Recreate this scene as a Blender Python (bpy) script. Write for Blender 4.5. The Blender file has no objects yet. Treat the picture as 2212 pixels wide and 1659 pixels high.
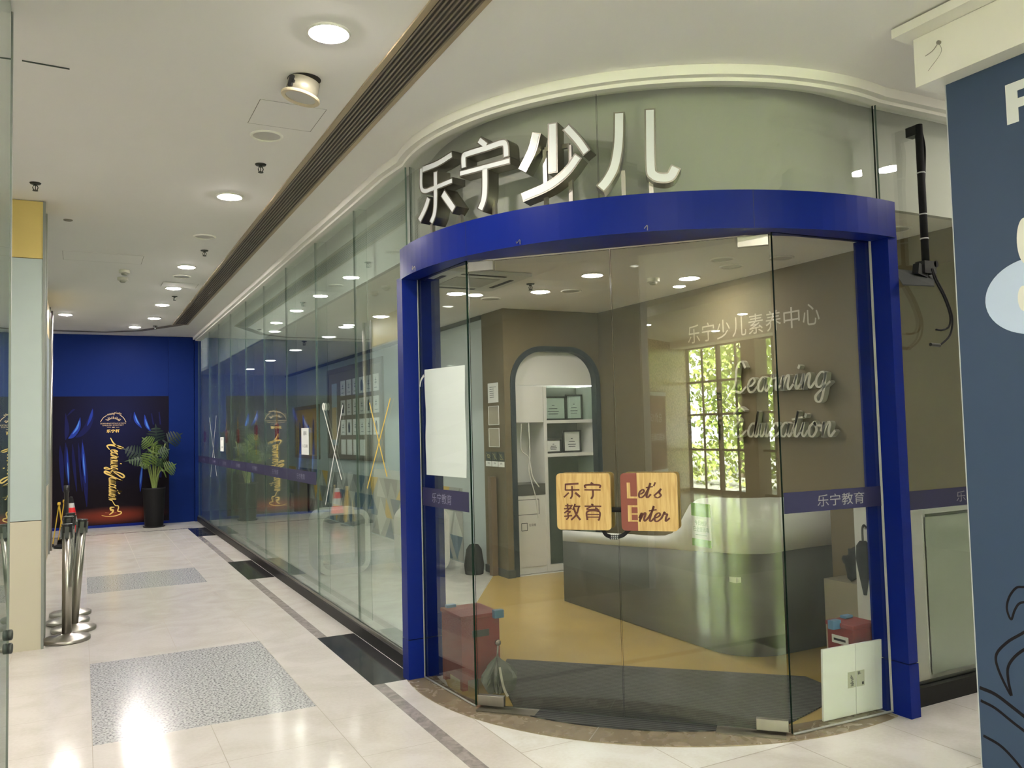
import bpy, bmesh, math, random
from mathutils import Vector, Matrix

random.seed(7)
S = bpy.context.scene
COL = S.collection
V = Vector

# ------------------------------------------------------------------ camera
EYE = V((0.0, 0.0, 1.58))
YAW, PITCH, ROLL, FPX = 0.48089107, 0.05310659, -0.02500499, 1784.59
CF = V((math.sin(YAW) * math.cos(PITCH), math.cos(YAW) * math.cos(PITCH), math.sin(PITCH)))
_r0 = V((math.cos(YAW), -math.sin(YAW), 0)); _u0 = _r0.cross(CF)
CR = _r0 * math.cos(ROLL) + _u0 * math.sin(ROLL)
CU = -_r0 * math.sin(ROLL) + _u0 * math.cos(ROLL)
cam = bpy.data.cameras.new('camera')
cam.sensor_width = 36.0
cam.lens = FPX / 2212.0 * 36.0
cam.clip_start = 0.02
cam.clip_end = 200
cob = bpy.data.objects.new('camera', cam)
COL.objects.link(cob)
M = Matrix((CR, CU, -CF)).transposed().to_4x4()
M.translation = EYE
cob.matrix_world = M
S.camera = cob

# ------------------------------------------------------------------ world, sun, exposure
S.view_settings.view_transform = 'Standard'
S.view_settings.look = 'None'
S.view_settings.exposure = 1.5
S.view_settings.gamma = 1.0
S.view_settings.use_curve_mapping = False
try:
    S.cycles.use_denoising = True
    S.cycles.transparent_max_bounces = 40
    S.cycles.max_bounces = 12
    S.cycles.caustics_reflective = False
    S.cycles.caustics_refractive = False
    S.cycles.sample_clamp_indirect = 6.0
except Exception:
    pass
W = bpy.data.worlds.new('sky'); S.world = W; W.use_nodes = True
bg = W.node_tree.nodes['Background']
bg.inputs[0].default_value = (0.97, 0.97, 1.0, 1)
bg.inputs[1].default_value = 10.0
sl = bpy.data.lights.new('sun', 'SUN'); sl.energy = 70.0; sl.angle = 0.01; sl.color = (1, .95, .82)
so = bpy.data.objects.new('sun', sl); COL.objects.link(so)
so.rotation_euler = V((0.25, -0.62, -0.95)).to_track_quat('-Z', 'Y').to_euler()

LAMP = 210.0          # lit ceiling lamps of the mall
LAMP_IN = 105.0        # lit ceiling lamps inside the shop

# ------------------------------------------------------------------ helpers
def at(px, py, P0, n):
    """point of the plane (P0, n) seen at photo pixel px, py"""
    d = CF * FPX + CR * (px - 1106.0) - CU * (py - 829.5)
    return EYE + d * ((V(P0) - EYE).dot(V(n)) / d.dot(V(n)))
def atx(px, py, x): return at(px, py, (x, 0, 0), (1, 0, 0))
def aty(px, py, y): return at(px, py, (0, y, 0), (0, 1, 0))
def atz(px, py, z): return at(px, py, (0, 0, z), (0, 0, 1))

def srgb(r, g, b):
    f = lambda c: (c / 255 / 12.92) if c / 255 <= .04045 else ((c / 255 + .055) / 1.055) ** 2.4
    return (f(r), f(g), f(b))

MATS = {}
def mat(name, col=(.5, .5, .5), rough=.5, metal=0.0, spec=.5, var=0.0, vscale=8.0, bump=0.0, emit=0.0, stretch=(1, 1, 1), coat=0.0):
    if name in MATS: return MATS[name]
    m = bpy.data.materials.new(name); m.use_nodes = True; MATS[name] = m
    nt = m.node_tree; b = nt.nodes['Principled BSDF']
    b.inputs['Base Color'].default_value = (*col, 1)
    b.inputs['Roughness'].default_value = rough
    b.inputs['Metallic'].default_value = metal
    b.inputs['Specular IOR Level'].default_value = spec
    b.inputs['Coat Weight'].default_value = coat
    if emit:
        b.inputs['Emission Color'].default_value = (*col, 1); b.inputs['Emission Strength'].default_value = emit
    if var or bump:
        tc = nt.nodes.new('ShaderNodeTexCoord'); mp = nt.nodes.new('ShaderNodeMapping')
        mp.inputs['Scale'].default_value = stretch
        nz = nt.nodes.new('ShaderNodeTexNoise'); nz.inputs['Scale'].default_value = vscale
        nz.inputs['Detail'].default_value = 5
        nt.links.new(tc.outputs['Object'], mp.inputs[0]); nt.links.new(mp.outputs[0], nz.inputs['Vector'])
        if var:
            mx = nt.nodes.new('ShaderNodeMix'); mx.data_type = 'RGBA'
            mx.inputs[6].default_value = (*[c * (1 - var) for c in col], 1)
            mx.inputs[7].default_value = (*[min(1, c * (1 + var)) for c in col], 1)
            nt.links.new(nz.outputs['Fac'], mx.inputs[0]); nt.links.new(mx.outputs[2], b.inputs['Base Color'])
        if bump:
            bp = nt.nodes.new('ShaderNodeBump'); bp.inputs['Strength'].default_value = bump; bp.inputs['Distance'].default_value = .01
            nt.links.new(nz.outputs['Fac'], bp.inputs['Height']); nt.links.new(bp.outputs[0], b.inputs['Normal'])
    return m

def ramp(nt, src, stops):
    r = nt.nodes.new('ShaderNodeValToRGB'); e = r.color_ramp.elements
    while len(e) < len(stops): e.new(.5)
    for i, (p, c) in enumerate(stops): e[i].position = p; e[i].color = (*c, 1)
    nt.links.new(src, r.inputs[0]); return r

def glass(name, tint=(.90, .94, .90), r0=.04, rough=0.0, pw=5.0):
    """architectural glass sheet: Fresnel-weighted mirror over tinted clear transmission"""
    m = bpy.data.materials.new(name); m.use_nodes = True; nt = m.node_tree; nt.nodes.clear()
    out = nt.nodes.new('ShaderNodeOutputMaterial'); mx = nt.nodes.new('ShaderNodeMixShader')
    tr = nt.nodes.new('ShaderNodeBsdfTransparent'); tr.inputs[0].default_value = (*tint, 1)
    gl = nt.nodes.new('ShaderNodeBsdfGlossy'); gl.inputs['Roughness'].default_value = rough
    gl.inputs[0].default_value = (.93, .98, .95, 1)
    lw = nt.nodes.new('ShaderNodeLayerWeight'); lw.inputs[0].default_value = .5
    p = nt.nodes.new('ShaderNodeMath'); p.operation = 'POWER'; p.inputs[1].default_value = pw
    a = nt.nodes.new('ShaderNodeMath'); a.operation = 'MULTIPLY_ADD'; a.inputs[1].default_value = 1 - r0; a.inputs[2].default_value = r0
    nt.links.new(lw.outputs['Facing'], p.inputs[0]); nt.links.new(p.outputs[0], a.inputs[0]); nt.links.new(a.outputs[0], mx.inputs[0])
    nt.links.new(tr.outputs[0], mx.inputs[1]); nt.links.new(gl.outputs[0], mx.inputs[2]); nt.links.new(mx.outputs[0], out.inputs[0])
    MATS[name] = m; return m

def link(name, bm, mats, parent=None, smooth=False, loc=None):
    me = bpy.data.meshes.new(name); bmesh.ops.recalc_face_normals(bm, faces=bm.faces[:]) if len(bm.faces) < 60000 else None
    bm.to_mesh(me); bm.free()
    for m in (mats if isinstance(mats, (list, tuple)) else [mats]): me.materials.append(m)
    if smooth:
        for p in me.polygons: p.use_smooth = True
    o = bpy.data.objects.new(name, me); COL.objects.link(o)
    if parent:
        o.parent = parent
        o.matrix_parent_inverse = parent.matrix_basis.inverted()
    return o

def tag(o, label, cat=None, group=None, kind=None):
    o['label'] = label
    if cat: o['category'] = cat
    if group: o['group'] = group
    if kind: o['kind'] = kind
    return o

def thing(name, label, cat, loc=(0, 0, 0), group=None, rotz=0, kind=None):
    o = bpy.data.objects.new(name, None); COL.objects.link(o)
    o.location = loc; o.rotation_euler = (0, 0, rotz); o.empty_display_size = .1
    return tag(o, label, cat, group, kind)

def dup(root, loc, label=None, rotz=0, group=None):
    r = root.copy(); COL.objects.link(r); r.location = loc; r.rotation_euler = (0, 0, rotz)
    if label: r['label'] = label
    if group: r['group'] = group
    for ch in list(root.children):
        c = ch.copy(); COL.objects.link(c); c.parent = r
        for g in list(ch.children):
            d = g.copy(); COL.objects.link(d); d.parent = c
    return r

def box(bm, lo, hi, mi=0):
    xs, ys, zs = zip(lo, hi)
    v = [bm.verts.new((x, y, z)) for z in zs for y in ys for x in xs]
    for f in ((0, 2, 3, 1), (4, 5, 7, 6), (0, 1, 5, 4), (2, 6, 7, 3), (0, 4, 6, 2), (1, 3, 7, 5)):
        bm.faces.new([v[i] for i in f]).material_index = mi
    return v

def obox(bm, c, ax, ay, az, mi=0):
    """box centred at c with half-axis vectors"""
    c, ax, ay, az = V(c), V(ax), V(ay), V(az)
    v = [bm.verts.new(c + ax * i + ay * j + az * k) for k in (-1, 1) for j in (-1, 1) for i in (-1, 1)]
    for f in ((0, 2, 3, 1), (4, 5, 7, 6), (0, 1, 5, 4), (2, 6, 7, 3), (0, 4, 6, 2), (1, 3, 7, 5)):
        bm.faces.new([v[i] for i in f]).material_index = mi
    return v

def B(*boxes):
    bm = bmesh.new()
    for lo, hi in boxes: box(bm, lo, hi)
    return bm

def bevel(bm, w=.004, seg=2):
    bmesh.ops.bevel(bm, geom=bm.edges[:], offset=w, segments=seg, affect='EDGES', profile=.6)
    return bm

def lathe(bm, prof, n=32, c=(0, 0, 0), mi=0):
    """revolve (r, z) profile about z"""
    rings = []
    for r, z in prof:
        if r < 1e-5: rings.append([bm.verts.new((c[0], c[1], c[2] + z))])
        else: rings.append([bm.verts.new((c[0] + r * math.cos(2 * math.pi * i / n), c[1] + r * math.sin(2 * math.pi * i / n), c[2] + z)) for i in range(n)])
    for a, b in zip(rings, rings[1:]):
        for i in range(n):
            j = (i + 1) % n
            if len(a) == 1 and len(b) == 1: continue
            if len(a) == 1: f = [a[0], b[i], b[j]]
            elif len(b) == 1: f = [a[i], a[j], b[0]]
            else: f = [a[i], a[j], b[j], b[i]]
            bm.faces.new(f).material_index = mi
    return bm

def tube(bm, pts, r, n=10, mi=0, cap=True):
    pts = [V(p) for p in pts]; rs = r if isinstance(r, (list, tuple)) else [r] * len(pts)
    rings = []; ref = V((0, 0, 1))
    for i, p in enumerate(pts):
        t = (pts[min(i + 1, len(pts) - 1)] - pts[max(i - 1, 0)]).normalized()
        if abs(t.dot(ref)) > .95: ref = V((1, 0, 0)) if abs(t.x) < .9 else V((0, 1, 0))
        a = t.cross(ref).normalized(); b = t.cross(a)
        rings.append([bm.verts.new(p + (a * math.cos(2 * math.pi * k / n) + b * math.sin(2 * math.pi * k / n)) * rs[i]) for k in range(n)])
    for a, b in zip(rings, rings[1:]):
        for k in range(n):
            bm.faces.new([a[k], a[(k + 1) % n], b[(k + 1) % n], b[k]]).material_index = mi
    if cap:
        bm.faces.new(rings[0]).material_index = mi; bm.faces.new(rings[-1][::-1]).material_index = mi
    return bm

def spline(pts, n=6):
    """Catmull-Rom through tuples"""
    P = [V(p) for p in pts]; out = []
    if len(P) < 3: return P
    P = [P[0] * 2 - P[1]] + P + [P[-1] * 2 - P[-2]]
    for i in range(1, len(P) - 2):
        for k in range(n):
            t = k / n; a, b, c, d = P[i - 1:i + 3]
            out.append(.5 * ((2 * b) + (c - a) * t + (2 * a - 5 * b + 4 * c - d) * t * t + (3 * b - a - 3 * c + d) * t ** 3))
    out.append(P[-2]); return out

class Frame:
    """flat drawing frame: origin, right, up; normal points at the reader"""
    def __init__(s, o, r, u, size=1.0):
        s.o, s.r, s.u = V(o), V(r).normalized(), V(u).normalized(); s.n = s.r.cross(s.u); s.k = size
    def p(s, x, y, z=0): return s.o + s.r * (x * s.k) + s.u * (y * s.k) + s.n * z

def poly(bm, pts, depth, n, mi=0):
    """extruded polygon: 3D pts front face, extruded back by depth along -n"""
    pts = [V(p) for p in pts]
    f = [bm.verts.new(p) for p in pts]
    if depth == 0:
        bm.faces.new(f).material_index = mi; return
    b = [bm.verts.new(p - V(n) * depth) for p in pts]
    bm.faces.new(f).material_index = mi; bm.faces.new(b[::-1]).material_index = mi
    for i in range(len(f)):
        j = (i + 1) % len(f)
        bm.faces.new([f[i], b[i], b[j], f[j]]).material_index = mi

def ribbon(bm, pts, width, depth, n, mi=0, calli=0.0, up=None, cap=0.0):
    """flat stroke along 3D points lying in a plane with normal n; width tapers with direction when calli>0"""
    P = [V(p) for p in pts]; n = V(n)
    L, R = [], []
    for i, p in enumerate(P):
        t = (P[min(i + 1, len(P) - 1)] - P[max(i - 1, 0)])
        if t.length < 1e-9: t = V((1, 0, 0))
        t.normalize(); s = n.cross(t).normalized()
        w = width[i] if isinstance(width, (list, tuple)) else width
        if calli and up is not None:
            w *= (1 - calli) + calli * abs(t.dot(up)) ** 1.5
        if i in (0, len(P) - 1) and cap:
            p = p + t * (cap * w * (-1 if i == 0 else 1))
        L.append(p + s * w / 2); R.append(p - s * w / 2)
    fl = [bm.verts.new(p) for p in L]; fr = [bm.verts.new(p) for p in R]
    if depth:
        bl = [bm.verts.new(p - n * depth) for p in L]; br = [bm.verts.new(p - n * depth) for p in R]
    for i in range(len(P) - 1):
        bm.faces.new([fl[i], fl[i + 1], fr[i + 1], fr[i]]).material_index = mi
        if depth:
            bm.faces.new([bl[i], br[i], br[i + 1], bl[i + 1]]).material_index = mi
            bm.faces.new([fl[i], bl[i], bl[i + 1], fl[i + 1]]).material_index = mi
            bm.faces.new([fr[i], fr[i + 1], br[i + 1], br[i]]).material_index = mi
    if depth:
        bm.faces.new([fl[0], fr[0], br[0], bl[0]]).material_index = mi
        bm.faces.new([fl[-1], bl[-1], br[-1], fr[-1]]).material_index = mi

GL = {
 'e': [[(.05, .42), (.36, .5), (.6, .76), (.44, 1.0), (.15, .8), (.05, .4), (.2, .05), (.5, .05), (.85, .4)]],
 'a': [[(.7, .9), (.4, 1), (.1, .6), (.12, .15), (.4, .05), (.64, .5), (.72, .95), (.66, .3), (.8, .04), (1.05, .4)]],
 'r': [[(0, .4), (.14, .8), (.22, 1.1), (.3, .86), (.56, .86), (.5, .4), (.56, .05), (.9, .4)]],
 'n': [[(0, .4), (.18, .98), (.12, 0)], [(.12, .1), (.3, .65), (.5, .98), (.62, .85), (.56, .3), (.7, .04), (1.0, .4)]],
 'i': [[(0, .4), (.2, .98), (.13, .3), (.28, .04), (.55, .4)], [(.3, 1.38), (.36, 1.55)]],
 'g': [[(.7, .9), (.4, 1), (.1, .6), (.14, .15), (.4, .08), (.64, .5), (.72, .95), (.66, 0), (.5, -.8), (.2, -.85), (.1, -.5), (.5, -.1), (1.05, .35)]],
 'd': [[(.7, .9), (.4, 1), (.1, .6), (.12, .15), (.4, .05), (.64, .5), (.85, 1.9), (.7, .7), (.68, .12), (.84, .04), (1.08, .4)]],
 'u': [[(0, .4), (.16, .98), (.1, .3), (.28, .04), (.5, .35), (.66, .98), (.6, .3), (.74, .04), (1.0, .4)]],
 'c': [[(.62, .82), (.42, 1), (.12, .6), (.12, .2), (.38, .03), (.8, .38)]],
 't': [[(0, .4), (.3, 1.2), (.38, 1.8), (.25, .8), (.22, .15), (.4, .04), (.68, .4)], [(-.05, 1.22), (.35, 1.3), (.75, 1.36)]],
 'o': [[(.45, 1), (.12, .65), (.14, .15), (.42, .04), (.66, .5), (.45, .98), (.62, .8), (1.0, .75)]],
 's': [[(0, .25), (.36, .8), (.46, 1.05), (.38, .62), (.56, .28), (.36, 0), (.05, .12)]],
 "'": [[(.1, 1.9), (.0, 1.5)]],
 'L': [[(.95, 1.55), (.7, 1.95), (.42, 1.6), (.36, .6), (.08, .1), (.3, .18), (.7, .02), (1.05, .35)]],
 'E': [[(.85, 1.7), (.45, 1.95), (.15, 1.5), (.5, 1.05), (.1, .6), (.2, .06), (.65, .05), (1.0, .4)]],
}
ADV = {'i': .55, "'": .25, 't': .66, 's': .65, 'c': .78, 'e': .82, 'L': 1.05, 'E': 1.0, 'r': .88}
def script(bm, text, fr, h, w, wid, depth, mi=0, slant=.22, calli=.55):
    """hand lettering: x-height h, letter advance scale w"""
    x = 0
    for ch in text:
        if ch == ' ': x += .5 * w; continue
        for st in GL[ch]:
            pts = spline([((px * w + x + slant * py * h), py * h, 0) for px, py in st], 5)
            ribbon(bm, [fr.p(p.x, p.y) for p in pts], wid, depth, fr.n, mi, calli, fr.u, .2)
        x += ADV.get(ch, 1.0) * w
    return x

TXT = {}
def text_poly(s, off=0.0):
    """outline mesh data of a line of print (built-in font), unit size"""
    k = (s, off)
    if k not in TXT:
        c = bpy.data.curves.new('t', 'FONT'); c.body = s; c.size = 1; c.offset = off; c.resolution_u = 3
        o = bpy.data.objects.new('t', c); COL.objects.link(o)
        me = bpy.data.meshes.new_from_object(o)
        vs = [v.co.copy() for v in me.vertices]; fs = [tuple(p.vertices) for p in me.polygons]
        bpy.data.objects.remove(o); bpy.data.curves.remove(c); bpy.data.meshes.remove(me)
        TXT[k] = (vs, fs)
    return TXT[k]

def text(bm, s, fr, x, y, w, h=None, z=.0006, mi=0, off=0.0, mirror=False):
    """line of print fitted to width w (and height h) with its lower left corner at x, y of the frame"""
    vs, fs = text_poly(s, off)
    if not vs: return
    x0, x1 = min(v.x for v in vs), max(v.x for v in vs); y0, y1 = min(v.y for v in vs), max(v.y for v in vs)
    sx = w / (x1 - x0); sy = sx if h is None else h / (y1 - y0)
    nv = [bm.verts.new(fr.p(x + (v.x - x0) * sx, y + (v.y - y0) * sy, z)) for v in vs]
    for f in fs:
        try: bm.faces.new([nv[i] for i in f]).material_index = mi
        except ValueError: pass

def circ3(a, b, c):
    ax, ay = a; bx, by = b; cx, cy = c
    d = 2 * (ax * (by - cy) + bx * (cy - ay) + cx * (ay - by))
    ux = ((ax * ax + ay * ay) * (by - cy) + (bx * bx + by * by) * (cy - ay) + (cx * cx + cy * cy) * (ay - by)) / d
    uy = ((ax * ax + ay * ay) * (cx - bx) + (bx * bx + by * by) * (ax - cx) + (cx * cx + cy * cy) * (bx - ax)) / d
    return ux, uy, math.hypot(ax - ux, ay - uy)
def arc(a, b, c, n=32):
    ux, uy, r = circ3(a, b, c)
    t0 = math.atan2(a[1] - uy, a[0] - ux); t1 = math.atan2(c[1] - uy, c[0] - ux)
    if t0 < 0: t0 += 2 * math.pi
    if t1 < 0: t1 += 2 * math.pi
    return [(ux + r * math.cos(t0 + (t1 - t0) * i / n), uy + r * math.sin(t0 + (t1 - t0) * i / n)) for i in range(n + 1)]
def offset(path, d):
    """offset plan polyline to the left of travel by d"""
    out = []
    for i, p in enumerate(path):
        a = V(path[max(i - 1, 0)]); b = V(path[min(i + 1, len(path) - 1)]); t = (b - a).normalized()
        out.append((p[0] - t.y * d, p[1] + t.x * d))
    return out
def wall_path(bm, path, d0, d1, z0, z1, mi=0):
    """vertical slab following a plan path between offsets d0 and d1; z0, z1 may be lists"""
    A, Bp = offset(path, d0), offset(path, d1)
    Z0 = z0 if isinstance(z0, (list, tuple)) else [z0] * len(path); Z1 = z1 if isinstance(z1, (list, tuple)) else [z1] * len(path)
    R = [[bm.verts.new((*a, l)), bm.verts.new((*b, l)), bm.verts.new((*b, h)), bm.verts.new((*a, h))] for a, b, l, h in zip(A, Bp, Z0, Z1)]
    for p, q in zip(R, R[1:]):
        for k in range(4):
            bm.faces.new([p[k], p[(k + 1) % 4], q[(k + 1) % 4], q[k]]).material_index = mi
    bm.faces.new(R[0][::-1]).material_index = mi; bm.faces.new(R[-1]).material_index = mi

# ------------------------------------------------------------------ materials
white = mat('ceiling paint', (.92, .895, .86), .85, var=.03, vscale=1.5)
trimw = mat('cream trim paint', (.86, .84, .77), .6, var=.03, vscale=3)
wallw = mat('pale wall paint', (.70, .72, .68), .7, var=.03, vscale=2)
steel = mat('brushed steel', (.38, .36, .32), .30, 1.0, var=.08, vscale=30, stretch=(1, 1, .05))
steeld = mat('satin steel return', (.24, .225, .19), .33, 1.0, var=.15, vscale=12)
bluef = mat('blue coated metal', (.003, .012, .15), .36, 0, .12, var=.06, vscale=3)
bluew = mat('blue wall paint', (.005, .017, .115), .5, 0, .05, var=.06, vscale=1.2)
navy = mat('navy film', (.016, .015, .06), .5, var=.1)
black = mat('black plastic', (.012, .012, .013), .4)
blackr = mat('black rubber', (.012, .012, .013), .75, spec=.2, var=.2, vscale=40)
slate = mat('slate blue panel print', (.027, .054, .108), .55, var=.05, vscale=3)
letterw = mat('white acrylic', (.46, .475, .48), .35)
gold = mat('gold print', (.80, .55, .14), .4)
goldp = mat('pale gold print', (.62, .45, .27), .5)
tan = mat('tan wall paint', (.130, .105, .055), .8, var=.05, vscale=2)
greenw = mat('frosted backing', (.52, .52, .50), .8, var=.04, vscale=2)
greye = mat('charcoal laminate', (.080, .082, .073), .35, 0, .2, var=.08, vscale=3)
whitel = mat('white laminate', (.66, .665, .64), .3)
paper = mat('white paper', (.82, .84, .82), .7)
ink = mat('dark print', (.03, .03, .04), .6)
maroon = mat('maroon print', (.075, .016, .010), .5)
red = mat('red painted wood', (.20, .020, .018), .45, var=.1, vscale=8)
dkfr = mat('dark teal trim', (.018, .028, .036), .4)
yellowp = mat('yellow plastic', (.62, .40, .03), .4, var=.06)
yellowwall = mat('gold laminate', (.55, .42, .13), .5, var=.05, vscale=3)
paleglass = mat('back painted glass', (.38, .44, .42), .25, var=.03)
creamp = mat('cream panel', (.48, .44, .335), .45, var=.06, vscale=2)
bglass = mat('blue translucent plastic', (.10, .22, .36), .3)

G_left = glass('clear green glass', (.90, .945, .915), .065, pw=4.2)
G_fin = glass('fin glass', (.955, .975, .96), .03)
G_door = glass('door glass', (.84, .845, .81), .055)
G_up = glass('curved upper glass', (.92, .93, .90), .05)
G_shop = glass('shopfront glass', (.85, .88, .86), .07, pw=4.0)
edge = mat('green glass edge', (.008, .022, .015), .25); edgel = mat('pale glass edge', (.13, .19, .155), .3)

# marble / stone materials -------------------------------------------------
def marble(name, base, dark, scale=3.0, rough=.09, amount=.35):
    m = mat(name, base, rough); nt = m.node_tree; b = nt.nodes['Principled BSDF']
    tc = nt.nodes.new('ShaderNodeTexCoord')
    n1 = nt.nodes.new('ShaderNodeTexNoise'); n1.inputs['Scale'].default_value = scale; n1.inputs['Detail'].default_value = 9; n1.inputs['Distortion'].default_value = 1.4
    n2 = nt.nodes.new('ShaderNodeTexNoise'); n2.inputs['Scale'].default_value = scale * 22; n2.inputs['Detail'].default_value = 3
    nt.links.new(tc.outputs['Object'], n1.inputs['Vector']); nt.links.new(tc.outputs['Object'], n2.inputs['Vector'])
    ad = nt.nodes.new('ShaderNodeMath'); ad.operation = 'MULTIPLY_ADD'; ad.inputs[1].default_value = .35
    nt.links.new(n2.outputs['Fac'], ad.inputs[0]); nt.links.new(n1.outputs['Fac'], ad.inputs[2])
    r = ramp(nt, ad.outputs[0], [(.42, dark), (.80, base)])
    nt.links.new(r.outputs[0], b.inputs['Base Color'])
    mr = nt.nodes.new('ShaderNodeMapRange'); mr.inputs[3].default_value = rough * .8; mr.inputs[4].default_value = rough * 1.6
    nt.links.new(n1.outputs['Fac'], mr.inputs[0]); nt.links.new(mr.outputs[0], b.inputs['Roughness'])
    return m
cream = marble('cream marble tile', (.635, .61, .57), (.545, .515, .46), 2.2)
whitem = marble('white marble tile', (.70, .70, .665), (.60, .575, .51), 2.6, .10)
browns = marble('brown stone', (.215, .172, .112), (.185, .147, .094), 9, .22)
stript = marble('grey brown stone strip', (.34, .31, .29), (.20, .18, .17), 14, .16)
blackm = marble('black marble', (.030, .029, .030), (.012, .012, .012), 5, .10)
greyt = marble('grey lobby tile', (.62, .62, .58), (.50, .50, .47), 2.5, .10)
def speckle(name):
    m = mat(name, (.5, .5, .5), .16); nt = m.node_tree; b = nt.nodes['Principled BSDF']
    tc = nt.nodes.new('ShaderNodeTexCoord'); n1 = nt.nodes.new('ShaderNodeTexNoise'); n1.inputs['Scale'].default_value = 75; n1.inputs['Detail'].default_value = 2
    nt.links.new(tc.outputs['Object'], n1.inputs['Vector'])
    r = ramp(nt, n1.outputs['Fac'], [(.36, (.15, .15, .155)), (.50, (.44, .45, .44)), (.60, (.53, .54, .53))])
    nt.links.new(r.outputs[0], b.inputs['Base Color']); return m
granite = speckle('speckled grey granite')
def granite_wall():
    m = mat('gold granite', (.3, .22, .12), .25); nt = m.node_tree; b = nt.nodes['Principled BSDF']
    tc = nt.nodes.new('ShaderNodeTexCoord'); n1 = nt.nodes.new('ShaderNodeTexNoise'); n1.inputs['Scale'].default_value = 26; n1.inputs['Detail'].default_value = 6
    nt.links.new(tc.outputs['Object'], n1.inputs['Vector'])
    r = ramp(nt, n1.outputs['Fac'], [(.36, (.16, .11, .06)), (.52, (.44, .33, .19)), (.64, (.62, .50, .32))])
    nt.links.new(r.outputs[0], b.inputs['Base Color']); return m
gwall = granite_wall()
epoxy = mat('ochre epoxy floor', (.42, .30, .096), .22, 0, .5, var=.16, vscale=2.0)
def matmat():
    m = mat('ribbed mat', (.04, .043, .042), .85); nt = m.node_tree; b = nt.nodes['Principled BSDF']
    tc = nt.nodes.new('ShaderNodeTexCoord'); mp = nt.nodes.new('ShaderNodeMapping'); mp.inputs['Rotation'].default_value = (0, 0, math.radians(46))
    w = nt.nodes.new('ShaderNodeTexWave'); w.wave_type = 'BANDS'; w.bands_direction = 'Y'; w.inputs['Scale'].default_value = 12; w.inputs['Distortion'].default_value = .5; w.inputs['Detail'].default_value = 3
    nt.links.new(tc.outputs['Object'], mp.inputs[0]); nt.links.new(mp.outputs[0], w.inputs['Vector'])
    r = ramp(nt, w.outputs['Fac'], [(.30, (.007, .008, .008)), (.75, (.058, .061, .056))])
    nt.links.new(r.outputs[0], b.inputs['Base Color']); bp = nt.nodes.new('ShaderNodeBump'); bp.inputs['Strength'].default_value = .5; bp.inputs['Distance'].default_value = .006
    nt.links.new(w.outputs['Fac'], bp.inputs['Height']); nt.links.new(bp.outputs[0], b.inputs['Normal']); return m
ribbed = matmat()
def woodmat(name, a, c, sc=(14, 14, 1.2)):
    m = mat(name, a, .42); nt = m.node_tree; b = nt.nodes['Principled BSDF']
    tc = nt.nodes.new('ShaderNodeTexCoord'); mp = nt.nodes.new('ShaderNodeMapping'); mp.inputs['Scale'].default_value = sc
    n1 = nt.nodes.new('ShaderNodeTexNoise'); n1.inputs['Scale'].default_value = 5; n1.inputs['Detail'].default_value = 6; n1.inputs['Distortion'].default_value = .6
    nt.links.new(tc.outputs['Object'], mp.inputs[0]); nt.links.new(mp.outputs[0], n1.inputs['Vector'])
    r = ramp(nt, n1.outputs['Fac'], [(.35, c), (.6, a)]); nt.links.new(r.outputs[0], b.inputs['Base Color']); return m
wood = woodmat('light ash wood', (.50, .335, .135), (.38, .225, .075))

def lampmat(name, strength, col=(1, .92, .87)):
    m = bpy.data.materials.new(name); m.use_nodes = True; nt = m.node_tree; b = nt.nodes['Principled BSDF']
    b.inputs['Base Color'].default_value = (.9, .9, .9, 1); b.inputs['Emission Color'].default_value = (*col, 1); b.inputs['Emission Strength'].default_value = strength
    MATS[name] = m; return m
lamp = lampmat('lit lamp diffuser', LAMP)
lampi = lampmat('lit shop lamp diffuser', LAMP_IN)
offl = mat('unlit lamp lens', (.55, .53, .48), .4)

CEIL = 3.43; ICEIL = 2.86; XG = 1.93; YG = 3.10

# ================================================================== SETTING
def struct(name, bm, m, label, parent=None, smooth=False):
    o = link(name, bm, m, parent, smooth)
    if not parent: tag(o, label, 'building part', None, 'structure')
    return o

gpath = [(XG, 16.42), (XG, 11), (XG, 5.5)] + arc((1.955, 5.172), (2.463, 3.596), (3.977, 3.112), 40) + [(4.6, 3.10), (6.2, 3.10)]

# floor ------------------------------------------------------------
xs = [-10, -.45, .053, 1.212, 1.613, 1.69, 1.90, 9.3]
ys = [-6.3, .68, 2.05, 3.06, 4.87, 5.07, 6.44, 6.61, 9.43, 9.56, 10.70, 10.86, 13.9, 15.2, 15.28, 18.6]
FM = [cream, granite, blackm, stript, whitem, marble('dark lobby tile', (.40, .385, .35), (.30, .285, .25), 2.4, .10)]
def fmat(x, y):
    if .053 < x < 1.212 and (4.87 < y < 6.61 or 9.56 < y < 10.70): return 1
    if 1.613 < x < 1.9 and (5.07 < y < 6.44 or 9.43 < y < 10.86 or .68 < y < 2.05 or 13.9 < y < 15.2): return 2
    if 1.613 < x < 1.69 and y < 15.2: return 3
    if .053 - .5 < x < 1.69 and 15.2 < y < 15.28: return 3
    if x > 1.9 and y > 3.06: return 4
    if x < -.45 and y < .68: return 5
    return 0
bm = bmesh.new()
gv = {}
def gvert(x, y):
    if (x, y) not in gv: gv[(x, y)] = bm.verts.new((x, y, 0))
    return gv[(x, y)]
for i in range(len(xs) - 1):
    for j in range(len(ys) - 1):
        f = bm.faces.new([gvert(xs[i], ys[j]), gvert(xs[i + 1], ys[j]), gvert(xs[i + 1], ys[j + 1]), gvert(xs[i], ys[j + 1])])
        f.material_index = fmat((xs[i] + xs[i + 1]) / 2, (ys[j] + ys[j + 1]) / 2)
floor = struct('floor', bm, FM, 'polished cream marble corridor floor with speckled grey granite squares')
grout = mat('tile joint', (.33, .30, .25), .7)
bm = bmesh.new()
def gline(x0, y0, x1, y1, w=.004):
    a, b = V((x0, y0, .0006)), V((x1, y1, .0006)); ribbon(bm, [a, b], w, 0, (0, 0, 1))
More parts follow.
